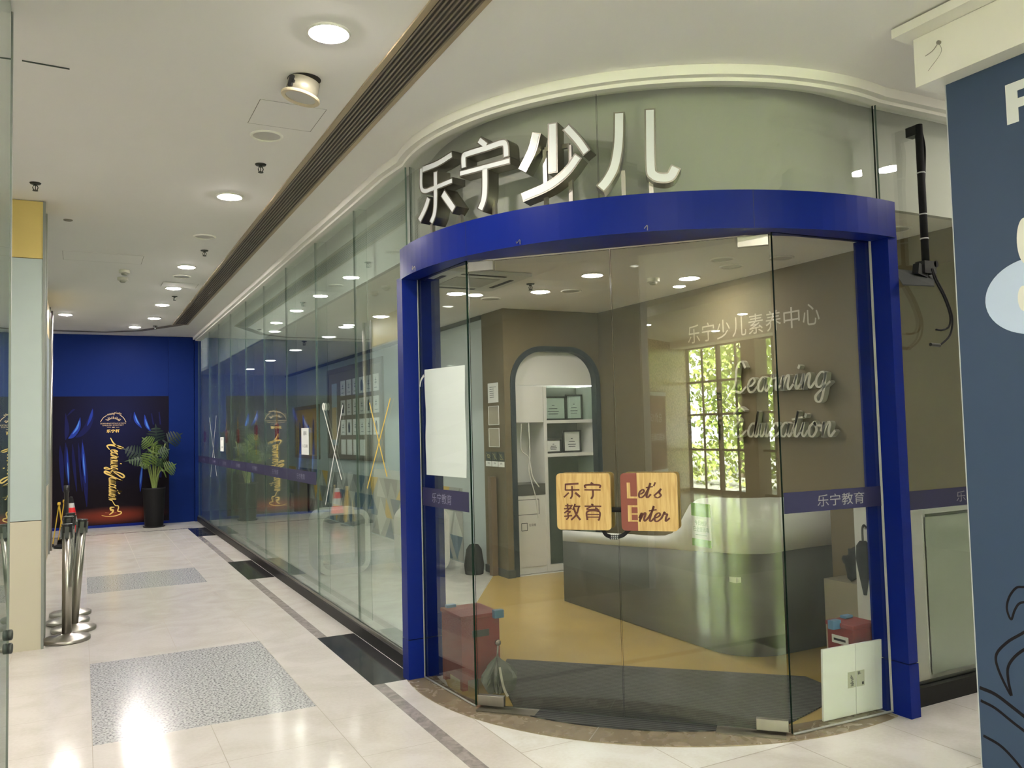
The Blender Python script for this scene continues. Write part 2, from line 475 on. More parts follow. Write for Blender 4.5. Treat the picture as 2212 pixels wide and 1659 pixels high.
for x in (.053, 1.212): gline(x, -6, x, 15.2)
for a, b in ((-6, 4.87), (6.61, 9.56), (10.7, 15.2)): gline(.63, a, .63, b)
gline(-.45, -6, -.45, 15.2); gline(1.43, 6.6, 1.43, 15, .002)
y = 4.87 - .58 * 18
while y < 15.2:
    ing = 4.8 < y < 6.65 or 9.5 < y < 10.75
    gline(-.45, y, .053, y, .003)
    if not ing: gline(.053, y, 1.212, y, .003)
    gline(1.212, y + .29, 1.613, y + .29, .003)
    if y > 5 and not (5.07 < y < 6.44 or 9.43 < y < 10.86): gline(1.69, y + .2, 1.9, y + .2, .003)
    y += .58
gline(1.9, 3.06, 1.9, 4.36, .006); gline(1.9, 3.06, 3.2, 3.06, .006)
gline(1.9, 3.643, 2.28, 3.643); gline(2.49, 3.06, 2.49, 3.44)
for x in (3.10, 3.685, 4.27, 4.86): gline(x, -2, x, 3.06, .006)
gline(1.9, -6, 1.9, 3.06, .004)
for y in (2.45, 1.86, 1.27): gline(1.9, y, 6, y, .005)
struct('grout', bm, grout, '', floor)

tarc = arc((1.833, 5.047), (2.305, 3.546), (3.845, 3.039), 36)
bm = bmesh.new(); wall_path(bm, tarc, 0, .19, -.02, .006)
th = struct('trim_1', bm, browns, 'curved brown stone threshold in front of the glass doors')
bm = bmesh.new()
for i in (9, 17, 25): # joints of the threshold stones
    a = offset(tarc, .0)[i]; b = offset(tarc, .19)[i]
    ribbon(bm, [V((*a, .0066)), V((*b, .0066))], .005, 0, (0, 0, 1))
struct('joint', bm, grout, '', th)

# shop floors -----------------------------------------------------
def slab(pts, z0, z1):
    bm = bmesh.new(); poly(bm, [(x, y, z1) for x, y in pts], z1 - z0, (0, 0, 1)); return bm
inner = offset(tarc, .19)
struct('floor_shop', slab([(4.2, 3.12), (5.2, 3.12), (5.2, 7.82), (3.98, 7.82), (3.98, 8.15), (3.205, 6.94), (2.12, 5.20)] + inner[3:-2], -.05, .004), epoxy, 'ochre yellow epoxy floor inside the shop')
struct('floor_hall', slab([(1.94, 5.25), (2.115, 5.205), (3.2, 6.945), (3.975, 8.16), (3.975, 18.4), (1.94, 18.4)], -.05, .003), greyt, 'pale grey floor of the hall behind the long glass wall')
mt = tag(link('entrance_mat', slab([(p[0], p[1]) for p in inner[11:30]] + [(3.90, 3.42), (3.948, 3.768), (2.571, 5.104), (2.36, 4.80)], .004, .012), ribbed), 'dark grey ribbed entrance mat lying inside the glass doors', 'mat')

# ceilings -----------------------------------------------------
struct('ceiling', B(((-10.2, -6.4, CEIL), (9.4, 18.7, CEIL + .15))), white, 'plain off-white mall ceiling')
ip = offset(gpath, .20)
struct('ceiling_shop', slab([ip[0]] + ip[1:] + [(6.2, 18.4), (2.13, 18.4)], ICEIL, ICEIL + .06), white, 'lower white ceiling inside the shop')
bm = bmesh.new(); wall_path(bm, gpath, .17, .21, ICEIL - .03, CEIL - .002)
struct('wall_bulkhead', bm, greenw, 'pale bulkhead standing behind the upper part of the glass walls')
bm = bmesh.new(); wall_path(bm, gpath, -.085, .03, CEIL - .055, CEIL - .001); wall_path(bm, gpath, -.045, .03, CEIL - .075, CEIL - .05)
struct('trim_2', bm, trimw, 'white plaster cornice curving along the top of the glass walls')

# far blue wall ------------------------------------------------
struct('wall_far', B(((-3.1, 16.46, 0), (1.99, 16.6, CEIL))), bluew, 'deep blue end wall of the corridor')
struct('trim_3', B(((1.425, 16.43, 0), (1.86, 16.47, CEIL - .01)), ((1.87, 16.38, 0), (1.935, 16.47, CEIL - .01))), bluew, 'raised blue strip panels at the right end of the blue wall')
struct('baseboard_far', B(((-2.6, 16.435, 0), (1.42, 16.47, .045))), bluef, 'blue skirting under the dark poster')

# left side: neighbouring shopfront ---------------------------------------
LX = -.27
struct('wall_left', B(((-3.2, 7.45, 0), (-2.9, 16.5, CEIL)), ((-5.4, 1.55, 0), (-5.2, 7.4, CEIL)), ((-5.2, 1.5, 0), (LX - .06, 1.6, CEIL)), ((-5.2, 7.36, 0), (-.9, 7.45, CEIL))), wallw, 'pale walls of the shop on the left')
struct('ceiling_left', B(((-5.2, 1.6, 3.0), (-.9, 7.3, 3.06))), white, 'white ceiling of the shop on the left')
def pane(n, lo, hi, m, label, thin=0):
    """glass sheet with green polished edges"""
    bm = bmesh.new(); box(bm, lo, hi)
    for f in bm.faces:
        c = f.normal if f.normal.length else V((0, 0, 0))
    bm.normal_update()
    for f in bm.faces:
        f.material_index = 0 if abs(f.normal[thin]) > .9 else 1
    return struct('window_%d' % n, bm, [m, edgel], label)
pane(1, (LX - .01, 1.62, .02), (LX, 4.06, CEIL - .01), G_shop, 'glass shopfront sheet nearest the camera on the left')
alu = mat('dull aluminium', (.20, .21, .195), .45, .4)
struct('trim_4', B(((LX - .02, 4.062, 0), (LX + .004, 4.078, CEIL))), alu, 'thin steel edge strip of the glass sheet nearest the camera on the left')
bm = bmesh.new(); obox(bm, (-.335, 9.68, 1.72), (-.050, 1.94, 0), (.006, 0, 0), (0, 0, 1.70)); bm.normal_update()
for f in bm.faces: f.material_index = 0 if abs(f.normal.x) > .9 else 1
struct('window_2', bm, [G_shop, edgel], 'glass shopfront sheet behind the rope posts')
struct('trim_5', B(((-.30, 7.705, 0), (-.268, 7.735, CEIL)), ((-.405, 11.625, 0), (-.388, 11.652, CEIL))), alu, 'steel edge strips of the glass sheet behind the rope posts')
bm = bmesh.new(); lathe(bm, [(0, 0), (.026, 0), (.026, CEIL - .001), (0, CEIL - .001)], 16, (-.395, 13.56, 0))
tag(link('steel_post', bm, steel, smooth=True), 'slim round steel post from floor to ceiling at the far end of the left shopfront', 'post')

def pilaster(y0, y1, label, LX=-.27):
    t = thing('pilaster', label, 'pillar', (-.5, (y0 + y1) / 2, 0))
    link('base_panel', B(((-.92, y0, 0), (LX, y1, .965))), creamp, t)
    link('light_panel', B(((-.92, y0, .97), (LX, y1, 2.975))), paleglass, t)
    link('head_panel', B(((-.92, y0, 2.98), (LX, y1, CEIL - .005))), yellowwall, t)
    link('corner_trim', B(((LX, y0 - .004, 0), (LX + .018, y0 + .03, CEIL - .002)), ((LX, y1 - .03, 0), (LX + .018, y1 + .004, CEIL - .002))), alu, t)
    t['kind'] = 'structure'
    return t
pilaster(7.285, 7.70, 'near square pillar with gold head panel and pale green panel beside the rope posts')
pilaster(11.66, 13.2, 'far wide pillar with gold head panel along the left shopfront', -.405)

# right pillar ---------------------------------------------------------
PX = 3.603
pil = struct('wall_pillar', B(((PX + .02, -1.6, 0), (4.5, 2.395, CEIL))), wallw, 'square pillar at the right edge')
struct('panel_front', B(((PX, -1.6, 0), (PX + .02, 2.418, 3.145))), slate, '', pil)
bm = B(((3.50, -1.6, 3.14), (4.55, 2.50, 3.372)), ((3.40, -1.6, 3.374), (4.6, 2.541, 3.418)), ((3.5, -1.6, 3.415), (4.6, 2.495, CEIL - .002)))
struct('trim_6', bm, trimw, 'stepped cream beam capping the slate blue pillar')
bm = bmesh.new(); p = atx(2029, 92, 3.498); lathe(bm, [(0, 0), (.009, 0), (.009, .012), (0, .012)], 12)
for v in bm.verts: v.co = V((3.50 - v.co.z, p.y + v.co.x, p.z + v.co.y))
tube(bm, spline([(3.492, p.y, p.z), (3.493, p.y + .03, p.z - .025), (3.494, p.y + .07, p.z - .035)]), .0018, 5)
tube(bm, spline([(3.492, p.y, p.z), (3.493, p.y - .01, p.z - .05), (3.494, p.y + .06, p.z - .11)]), .0012, 5)
tag(link('cable_stub', bm, mat('bare wire', (.3, .28, .24), .5, .5)), 'small bare wire end sticking out of the cream beam', 'wire')

# printed artwork on the slate panel: letter, pale oval lamp shape and dark line drawing
fr = Frame((PX - .0008, 0, 0), (0, -1, 0), (0, 0, 1))
def q(px, py):
    a = atx(px, py, PX - .0008); return a
art = pil
link('panel_edge', B(((PX - .001, 2.4185, 0), (PX + .02, 2.423, 3.14))), letterw, pil)
bm = bmesh.new()
F0 = atx(2171, 185, PX); y0, z0 = F0.y, F0.z
H = .178; Wd = .052
for a, b, c, d in ((0, 0, Wd, -H), (Wd, 0, .16, -.042), (Wd, -.076, .14, -.116)):
    poly(bm, [(PX - .001, y0 - a, z0 + b), (PX - .001, y0 - c, z0 + b), (PX - .001, y0 - c, z0 + d), (PX - .001, y0 - a, z0 + d)], 0, (-1, 0, 0))
link('letter', bm, mat('white letter print', (.72, .74, .74), .5), art)
bm = bmesh.new()
ec = (2.07, 2.09)
el = [(PX - .0010, ec[0] - .215 * math.cos(t) * 1.0, ec[1] + .165 * math.sin(t)) for t in [i * math.pi / 24 for i in range(48)]]
poly(bm, el, 0, (-1, 0, 0))
ovm = mat('pale blue print', (.50, .60, .78), .5); nt = ovm.node_tree
link('oval_print', bm, ovm, art)
bm = bmesh.new()
for (cy, cz, a, b, zz) in ((2.115, 2.083, .025, .055, .0014), (2.05, 2.09, .05, .085, .0013)):
    poly(bm, [(PX - zz, cy - a * math.cos(t), cz + b * math.sin(t)) for t in [i * math.pi / 16 for i in range(32)]], 0, (-1, 0, 0))
poly(bm, [(PX - .0012, 2.095 - .035 * math.cos(t), 2.33 + .10 * math.sin(t)) for t in [i * math.pi / 16 for i in range(32)]], 0, (-1, 0, 0))
link('white_print', bm, mat('warm white print', (.75, .74, .68), .5), art)
bm = bmesh.new()
def artline(px, w):
    pts = spline([tuple(q(x, y)) for x, y in px], 6)
    ribbon(bm, pts, w, 0, (-1, 0, 0), cap=.3)
artline([(2212, 1268), (2195, 1270), (2180, 1290), (2175, 1315), (2184, 1338), (2192, 1318), (2203, 1303), (2225, 1300)], .010)
artline([(2230, 1355), (2205, 1370), (2175, 1388), (2152, 1415), (2158, 1450), (2184, 1502), (2178, 1470), (2178, 1440), (2196, 1415), (2230, 1392)], .012)
artline([(2118, 1486), (2150, 1500), (2190, 1530), (2240, 1570)], .016)
artline([(2120, 1514), (2150, 1530), (2190, 1562), (2240, 1600)], .013)
artline([(2126, 1590), (2160, 1610), (2190, 1640), (2230, 1690)], .013)
link('line_drawing', bm, mat('dark brown print', (.014, .012, .014), .7, spec=.1), art)

# lobby behind the camera ----------------------------------------------
struct('wall_right', B(((9.2, -6.3, 0), (9.35, 3.2, CEIL)), ((6.2, 3.04, 0), (9.3, 3.2, CEIL))), wallw, 'pale wall closing the lobby on the right')
bm = bmesh.new(); gp = [(-6.9, 1.6), (-6.9, -1.65), (-9.5, -5.9)]
wall_path(bm, gp, 0, -.2, 0, CEIL)
struct('wall_granite', bm, gwall, 'gold granite lobby wall behind the camera')
struct('wall_left_return', B(((-7.5, 1.45, 0), (-5.2, 1.55, CEIL))), wallw, 'short pale wall left of the lobby')
wy = -5.9
dk = mat('dark bronze frame', (.06, .048, .03), .4)
bm = bmesh.new(); xs2 = [-9.5 + 1.15 * i for i in range(13)]
for i, x in enumerate(xs2): box(bm, (x - .03, wy - .05, 0), (x + .03, wy + .05, CEIL))
for x in (-7.2, -3.75): box(bm, (x - .22, wy - .16, 0), (x + .22, wy + .16, CEIL))
for x in xs2[:-1]: box(bm, (x + .56, wy - .02, .08), (x + .59, wy + .02, 3.30))
for z in (0, .95, 1.75, 2.5, 3.3): box(bm, (-9.5, wy - .03, z), (4.3, wy + .03, z + .05 if z else .08))
struct('window_3', bm, dk, 'bronze framed lobby window wall behind the camera')
bm = B(((-9.5, wy - .006, .08), (4.3, wy + .006, CEIL - .05)))
struct('window_glass', bm, glass('lobby window glass', (.93, .95, .93), .04), '', bpy.data.objects['window_3'])
struct('wall_back', B(((4.3, wy - .1, 0), (9.3, wy + .1, CEIL)), ((-9.6, wy - .1, CEIL - .05), (4.3, wy + .1, CEIL + .02))), wallw, 'pale back wall of the lobby')
struct('ground', B(((-45, -40, -.12), (30, -6.02, -.05))), mat('pavement', (.20, .20, .18), .8, var=.2), 'sunlit pavement outside the lobby windows')
# ceiling beam frame of the lobby
struct('trim_7', B(((-8.9, -5.4, CEIL - .16), (3.2, -5.0, CEIL - .002)), ((-6.9, -1.6, CEIL - .16), (3.2, -1.3, CEIL - .002))), trimw, 'shallow white ceiling beams of the lobby')

# ================================================================== ENTRANCE
harc = arc((1.838, 5.060), (2.384, 3.505), (3.925, 2.965), 44)
fr_t = thing('entrance_frame', 'royal blue portal framing the glass shop doors', 'door frame', (2.6, 3.7, 0), kind='structure')
bm = bmesh.new(); wall_path(bm, harc, 0, .16, 2.56, 2.757)
# fill of the underside as far as the flat glass line
h2 = offset(harc, .15)
poly(bm, [(x, y, 2.585) for x, y in h2[1:-1]] + [(3.86, 3.14, 2.585), (3.17, 3.18, 2.585), (2.03, 4.36, 2.585), (1.99, 5.0, 2.585)], .02, (0, 0, 1))
hd = link('header', bm, bluef, fr_t)
link('post', B(((1.838, 5.03, .255), (2.10, 5.13, 2.575)), ), bluef, fr_t)
link('post', B(((3.868, 2.975, .285), (3.940, 3.20, 2.575))), bluef, fr_t)
link('post_foot', B(((1.836, 5.028, 0), (2.10, 5.13, .25))), bluef, fr_t)
link('post_foot', B(((3.866, 2.973, 0), (3.942, 3.20, .28))), bluef, fr_t)
bm = bmesh.new(); jx = harc[32]
for k in (11, 32):
    p = offset(harc, -.0008)[k]; p2 = offset(harc, -.0008)[k + 1]; d = (V(p2) - V(p)).normalized()
    ribbon(bm, [V((*p, 2.562)), V((*p, 2.755))], .002, 0, (d.y, -d.x, 0))
link('seam', bm, black, fr_t)
bm = bmesh.new() # torn-off fixings along the header
for px, py in ((905, 592), (1092, 541), (1385, 503)):
    pt = at(px, py - 6, (2.6, 3.33, 0), (-.66, -.75, 0)) if px > 950 else atx(px, py - 8, 1.85)
    k = min(range(len(harc)), key=lambda i: (harc[i][0] - pt.x) ** 2 + (harc[i][1] - pt.y) ** 2)
    p = offset(harc, -.004)[k]
    tube(bm, spline([(p[0], p[1], 2.565), (p[0] - .004, p[1] - .004, 2.59), (p[0] - .01, p[1] + .02, 2.575), (p[0] - .006, p[1] + .03, 2.60)]), .0022, 5)
link('broken_fixing', bm, steel, fr_t)

# upper curved glass (three sheets) -----------------------------------
ga = arc((1.955, 5.172), (2.463, 3.596), (3.977, 3.112), 48)
def curved(n, pts, label, m=None, z0=2.76, z1=CEIL - .06):
    bm = bmesh.new(); wall_path(bm, pts, 0, .010, z0, z1)
    bm.normal_update()
    for f in bm.faces: f.material_index = 1 if abs(f.normal.z) > .7 or f in (bm.faces[:][-1], bm.faces[:][-2]) else 0
    return struct('window_%d' % n, bm, [m or G_up, edge], label)
split = min(range(len(ga)), key=lambda i: abs(ga[i][0] - 2.455))
curved(4, ga[:split + 1], 'left curved sheet of glass above the blue header')
pts = ga[split:]; pts[0] = (pts[0][0] + .004, pts[0][1] - .003)
curved(5, pts, 'right curved sheet of glass above the blue header')

# long glass wall along the corridor ----------------------------------
jy = [16.38, 14.89, 13.81, 12.62, 11.35, 10.1, 8.89, 7.63, 6.39, 5.185]
ordn = ['farthest', 'second farthest', 'third farthest', 'fourth farthest', 'middle', 'fifth nearest', 'third nearest', 'second nearest', 'nearest']
nwin = 6
for k in range(9):
    pane(nwin, (XG, jy[k + 1] + .003, .085), (XG + .012, jy[k] - .003, CEIL - .06), G_left, ordn[k] + ' tall sheet of the glass wall along the corridor'); nwin += 1
for k in range(1, 9):
    bm = bmesh.new(); box(bm, (XG + .016, jy[k] - .006, .09), (XG + .11, jy[k] + .006, CEIL - .06)); bm.normal_update()
    for f in bm.faces: f.material_index = 0 if abs(f.normal.y) > .9 else 1
    tag(link('glass_fin', bm, [G_fin, edgel]), 'vertical glass fin behind joint number %d of the corridor glass wall, counted from the far end' % k, 'glass fin', 'glass fins of the long wall', 'structure')
struct('trim_8', B(((XG - .025, 5.13, 0), (XG + .035, 16.42, .085))), mat('black sill metal', (.012, .011, .011), .45, spec=.2), 'black metal sill under the long glass wall')
struct('trim_9', B(((XG - .014, 5.13, .085), (XG - .002, 16.42, .105))), steel, 'thin steel bead along the foot of the long glass wall')

# right glass wall -----------------------------------------------------
pane(nwin, (3.985, YG, .10), (6.2, YG + .012, CEIL - .06), G_up, 'glass wall right of the entrance frame', 1); nwin += 1
struct('trim_10', B(((3.945, YG - .035, 0), (6.2, YG + .05, .10))), mat('black sill metal'), 'black metal sill under the right glass wall') if 'black sill metal' not in MATS else struct('trim_10', B(((3.945, YG - .035, 0), (6.2, YG + .05, .10))), MATS['black sill metal'], 'black metal sill under the right glass wall')

# doors ----------------------------------------------------------------
DA, DB = V((1.995, 4.345, 0)), V((3.160, 3.130, 0))
dd = (DB - DA).normalized(); dn = V((dd.y, -dd.x, 0))       # outward (towards the corridor)
if dn.dot(V((1, 1, 0))) > 0: dn = -dn
DL = (DB - DA).length
def dpt(s, z, off=0): return DA + dd * s + dn * off + V((0, 0, z))
def door(n, s0, s1, label):
    bm = bmesh.new(); c = dpt((s0 + s1) / 2, 1.285); obox(bm, c, dd * (s1 - s0) / 2, dn * .006, V((0, 0, 1.262))); bm.normal_update()
    for f in bm.faces: f.material_index = 0 if abs(f.normal.dot(dn)) > .9 else 1
    return struct('door_%d' % n, bm, [G_door, edge], label)
d1 = door(1, .004, DL / 2 - .003, 'left leaf of the frameless glass shop door')
d2 = door(2, DL / 2 + .003, DL - .004, 'right leaf of the frameless glass shop door')
for d, s in ((d1, .085), (d2, DL - .085)):
    for z0, z1 in ((.022, .078), (2.492, 2.548)):
        bm = bmesh.new(); obox(bm, dpt(s, (z0 + z1) / 2), dd * .078, dn * .016, V((0, 0, (z1 - z0) / 2))); bevel(bm, .002, 1)
        link('patch_fitting', bm, steel, d)
for s, lab in ((.19, 'left'), (DL - .19, 'right')):
    bm = bmesh.new(); obox(bm, dpt(s, .009, .02), dd * .17, dn * .055, V((0, 0, .004)))
    tag(link('floor_spring_cover', bm, steeld), 'flat steel floor spring cover under the %s glass door leaf' % lab, 'door hardware', 'door spring covers')

# wooden push plates
def rrect(w, h, r, n=6):
    out = []
    for cx, cy, a in ((w / 2 - r, h / 2 - r, 0), (-w / 2 + r, h / 2 - r, 90), (-w / 2 + r, -h / 2 + r, 180), (w / 2 - r, -h / 2 + r, 270)):
        for i in range(n + 1):
            t = math.radians(a + 90 * i / n); out.append((cx + r * math.cos(t), cy + r * math.sin(t)))
    return out
PZ = 1.172; PW, PH = .300, .305
def plate(d, sc, texts):
    # right handed reader frame: right = dd, up = z, normal = dn
    f = Frame(dpt(sc, PZ, .062), dd, (0, 0, 1))
    assert f.n.dot(dn) > .9
    bm = bmesh.new(); poly(bm, [f.p(x, y) for x, y in rrect(PW, PH, .022)], .022, f.n)
    h = link('handle_plate', bm, wood, d)
    bm = bmesh.new(); poly(bm, [f.p(x, y, -.10) for x, y in rrect(PW, PH, .022)], .022, f.n)
    link('inner_handle_plate', bm, wood, d)
    bm = bmesh.new()
    for sx in (-.09, .09):
        for sy in (-.1, .1): tube(bm, [f.p(sx, sy, -.10), f.p(sx, sy, -.02)], .009, 10)
    link('standoff', bm, steel, d)
    return h, f
pc1 = (dpt(0, 0) - dpt(0, 0)).length
s1 = (at(1260, 1085, dpt(0, 0, .062), dn) - DA).dot(dd); s2 = (at(1402, 1085, dpt(0, 0, .062), dn) - DA).dot(dd)
h1, f1 = plate(d1, s1, None)
bm = bmesh.new()
def hq(x, y): # push plate crop coordinates -> plate plane
    return at(1190 + x / 7.628, 1000 + y / 7.628, f1.o + dn * .0012, dn)
def hs(bm, pts, w): ribbon(bm, spline([tuple(hq(x, y)) for x, y in pts], 4) if len(pts) > 2 else [hq(*p) for p in pts], w, .001, dn)
for pts, w in (([(455, 340), (235, 355)], .0085), ([(240, 345), (240, 435), (255, 447), (470, 443)], .007), ([(347, 380), (350, 530), (320, 590)], .008), ([(295, 490), (215, 565)], .007), ([(400, 490), (480, 560)], .010),
               ([(655, 325), (695, 350)], .009), ([(568, 415), (570, 365), (800, 365), (803, 415)], .008), ([(550, 443), (820, 445)], .006), ([(692, 445), (692, 540), (662, 593)], .009),
               ([(235, 705), (350, 705)], .006), ([(275, 672), (277, 755)], .007), ([(215, 755), (345, 752)], .006), ([(355, 690), (300, 760), (220, 828)], .0065), ([(250, 805), (320, 800), (280, 835)], .006), ([(275, 830), (290, 890), (255, 935)], .007), ([(220, 880), (350, 868)], .006),
               ([(400, 675), (360, 775)], .007), ([(380, 715), (485, 715)], .006), ([(462, 715), (420, 850), (335, 940)], .008), ([(375, 745), (420, 850), (485, 940)], .009),
               ([(665, 678), (700, 700)], .008), ([(555, 713), (830, 715)], .006), ([(665, 720), (590, 765), (780, 760)], .0055), ([(730, 735), (795, 785)], .007),
               ([(600, 940), (600, 800), (795, 800), (797, 920), (778, 948)], .008), ([(600, 850), (795, 850)], .005), ([(600, 893), (795, 893)], .005)):
    hs(bm, pts, w * 1.2)
link('engraved_text', bm, maroon, h1)
h2o, f2 = plate(d2, s2, None)
bm = bmesh.new()
rr = [(x, y) for x, y in rrect(PW, PH, .022) if x < -.06]
ptsr = sorted([p for p in rr if p[1] > 0], key=lambda p: -p[0]) + sorted([p for p in rr if p[1] <= 0], key=lambda p: p[0])
poly(bm, [f2.p(-.062, PH / 2, .0008)] + [f2.p(x, y, .0008) for x, y in ptsr] + [f2.p(-.062, -PH / 2, .0008)], .001, dn)
link('red_panel', bm, mat('red brown lacquer', (.17, .038, .026), .45), h2o)
bm = bmesh.new()
def rect(bm, f, x0, y0, x1, y1, z, mi=0): poly(bm, [f.p(x0, y0, z), f.p(x1, y0, z), f.p(x1, y1, z), f.p(x0, y1, z)], .0008, f.n, mi)
for x0, y0, x1, y1 in ((-.116, .018, -.098, .102), (-.098, .018, -.0622, .028), (-.114, -.104, -.094, -.018), (-.094, -.028, -.0622, -.018), (-.094, -.068, -.0622, -.060), (-.094, -.104, -.0622, -.096)):
    rect(bm, f2, x0, y0, x1, y1, .0018)
link('inlaid_letter', bm, wood, h2o)
bm = bmesh.new()
script(bm, "et", Frame(f2.p(-.058, .022, .0012), dd, (0, 0, 1)), .043, .043, .0115, .001, calli=.45)
script(bm, "'", Frame(f2.p(.014, .020, .0012), dd, (0, 0, 1)), .043, .04, .009, .001, calli=.3)
script(bm, "s", Frame(f2.p(.026, .022, .0012), dd, (0, 0, 1)), .045, .062, .0115, .001, calli=.45)
script(bm, "nter", Frame(f2.p(-.058, -.102, .0012), dd, (0, 0, 1)), .045, .047, .0115, .001, calli=.45)
link('engraved_text', bm, maroon, h2o)

# combination cable lock threaded through both plates
lk = thing('cable_lock', 'black combination cable lock looped through the two wooden push plates', 'lock', dpt(DL / 2, .98, .05))
def lq(px, py, o=.035): return at(px, py, dpt(0, 0, o), dn)
bm = bmesh.new()
loop = [lq(1300, 1140), lq(1308, 1152), lq(1322, 1160)]
tube(bm, spline([tuple(lq(1296, 1130, .02)), tuple(lq(1302, 1143, .03)), tuple(lq(1309, 1155, .03)), tuple(lq(1320, 1160, .03))], 6), .0105, 12)
tube(bm, spline([tuple(lq(1334, 1160, .03)), tuple(lq(1346, 1156, .03)), tuple(lq(1357, 1146, .03)), tuple(lq(1372, 1133, .02))], 6), .0105, 12)
link('cable', bm, blackr, lk, True)
bm = bmesh.new(); tube(bm, [lq(1316, 1101, .025), lq(1345, 1101, .025)], .0135, 12); link('cable_sleeve', bm, blackr, lk, True)
bm = bmesh.new(); tube(bm, [lq(1318, 1160, .03), lq(1336, 1160.5, .03)], .0135, 14); link('lock_body', bm, black, lk, True)
bm = bmesh.new()
for i in range(4):
    for j in range(3):
        c = lq(1321.5 + i * 4.2, 1155.5 + j * 4.2, .0445); obox(bm, c, dd * .0022, dn * .001, V((0, 0, .0022)))
link('number_dial', bm, letterw, lk)

# side panes -------------------------------------------------------------
def flatpane(n, a, b, z0, z1, label, m=None):
    a, b = V(a), V(b); t = (b - a).normalized(); nn = V((t.y, -t.x, 0)); bm = bmesh.new()
    obox(bm, ((a.x + b.x) / 2, (a.y + b.y) / 2, (z0 + z1) / 2), V((t.x, t.y, 0)) * (b - a).length / 2, nn * .006, V((0, 0, (z1 - z0) / 2))); bm.normal_update()
    for f in bm.faces: f.material_index = 0 if abs(f.normal.dot(nn)) > .9 else 1
    return struct('window_%d' % n, bm, [m or G_door, edge], label)
flatpane(nwin, (1.948, 5.025, 0), (1.990, 4.352, 0), .012, 2.56, 'fixed glass pane left of the doors'); nwin += 1
flatpane(nwin, (3.168, 3.126, 0), (3.866, 3.092, 0), .012, 2.56, 'fixed glass pane right of the doors', glass('right side glass', (.91, .92, .90), .03)); nwin += 1
bm = bmesh.new()
for a, b in (((1.944, 5.025, .01), (1.944, 5.025, 2.56)), ((3.866, 3.086, .01), (3.866, 3.086, 2.56)), ((3.857, 3.086, .01), (3.857, 3.086, 2.56))):
    tube(bm, [a, b], .004, 6)
tube(bm, [(1.943, 5.02, .012), (1.985, 4.35, .012)], .006, 6); tube(bm, [(3.17, 3.119, .012), (3.865, 3.085, .012)], .006, 6)
struct('trim_11', bm, mat('glazing bead', (.45, .45, .42), .35, .6), 'slim grey glazing beads around the side panes')

a = atx(18, 1372, -.268)
t = thing('glass_door_lock', 'small dark round lock on the glass sheet at the left edge', 'lock', tuple(a))
for k, nm in ((0, 'cylinder'), (1, 'cylinder')):
    bm = bmesh.new(); lathe(bm, [(0, 0), (.022, 0), (.022, .014), (.016, .018), (0, .018)], 18)
    for v in bm.verts: v.co = V((-.2695 + v.co.z, a.y + v.co.x, a.z - .055 * k + v.co.y))
    link(nm, bm, mat('dark lock metal', (.06, .065, .06), .4, .6), t, True)

# ================================================================== SIGN
def C1(x, y): return 850 + x / 3.16, 180 + y / 3.16
signs = [
 ('乐', 968, 'first sign character on posts above the header, the narrowest, at the far left', [
   ([(398, 488), (300, 548), (200, 588)], .041), ([(190, 582), (190, 705), (212, 735), (260, 722), (400, 664)], .034), ([(287, 606), (287, 800), (280, 890), (258, 950)], .040),
   ([(240, 785), (215, 860), (178, 935)], .042), ([(338, 752), (412, 860)], .050)], [(268, 960), (460, 850)]),
 ('宁', 1066, 'second sign character above the header, with a roof-shaped top', [
   ([(585, 388), (632, 425)], .040), ([(480, 575), (480, 500), (505, 482), (640, 440), (735, 408), (764, 420), (770, 498)], .040), ([(455, 617), (792, 528)], .034), ([(624, 578), (624, 720), (615, 800), (592, 860)], .044)], [(690, 800)]),
 ('少', 1205, 'third sign character above the header, with three upright strokes', [
   ([(975, 345), (945, 460), (882, 588)], .046), ([(1086, 278), (1088, 605)], .049), ([(1180, 302), (1260, 390), (1316, 470)], .044), ([(1258, 500), (1180, 605), (1060, 700), (885, 778)], .046)], [(1025, 690), (1235, 600)]),
 ('儿', 1385, 'fourth sign character above the header, two open strokes, farthest right', [
   ([(1540, 205), (1536, 400), (1510, 560), (1460, 660), (1415, 715)], .052), ([(1750, 182), (1755, 560), (1775, 625), (1830, 645), (1890, 635), (1926, 575)], .050)], [(1568, 600), (1757, 650)]),
]
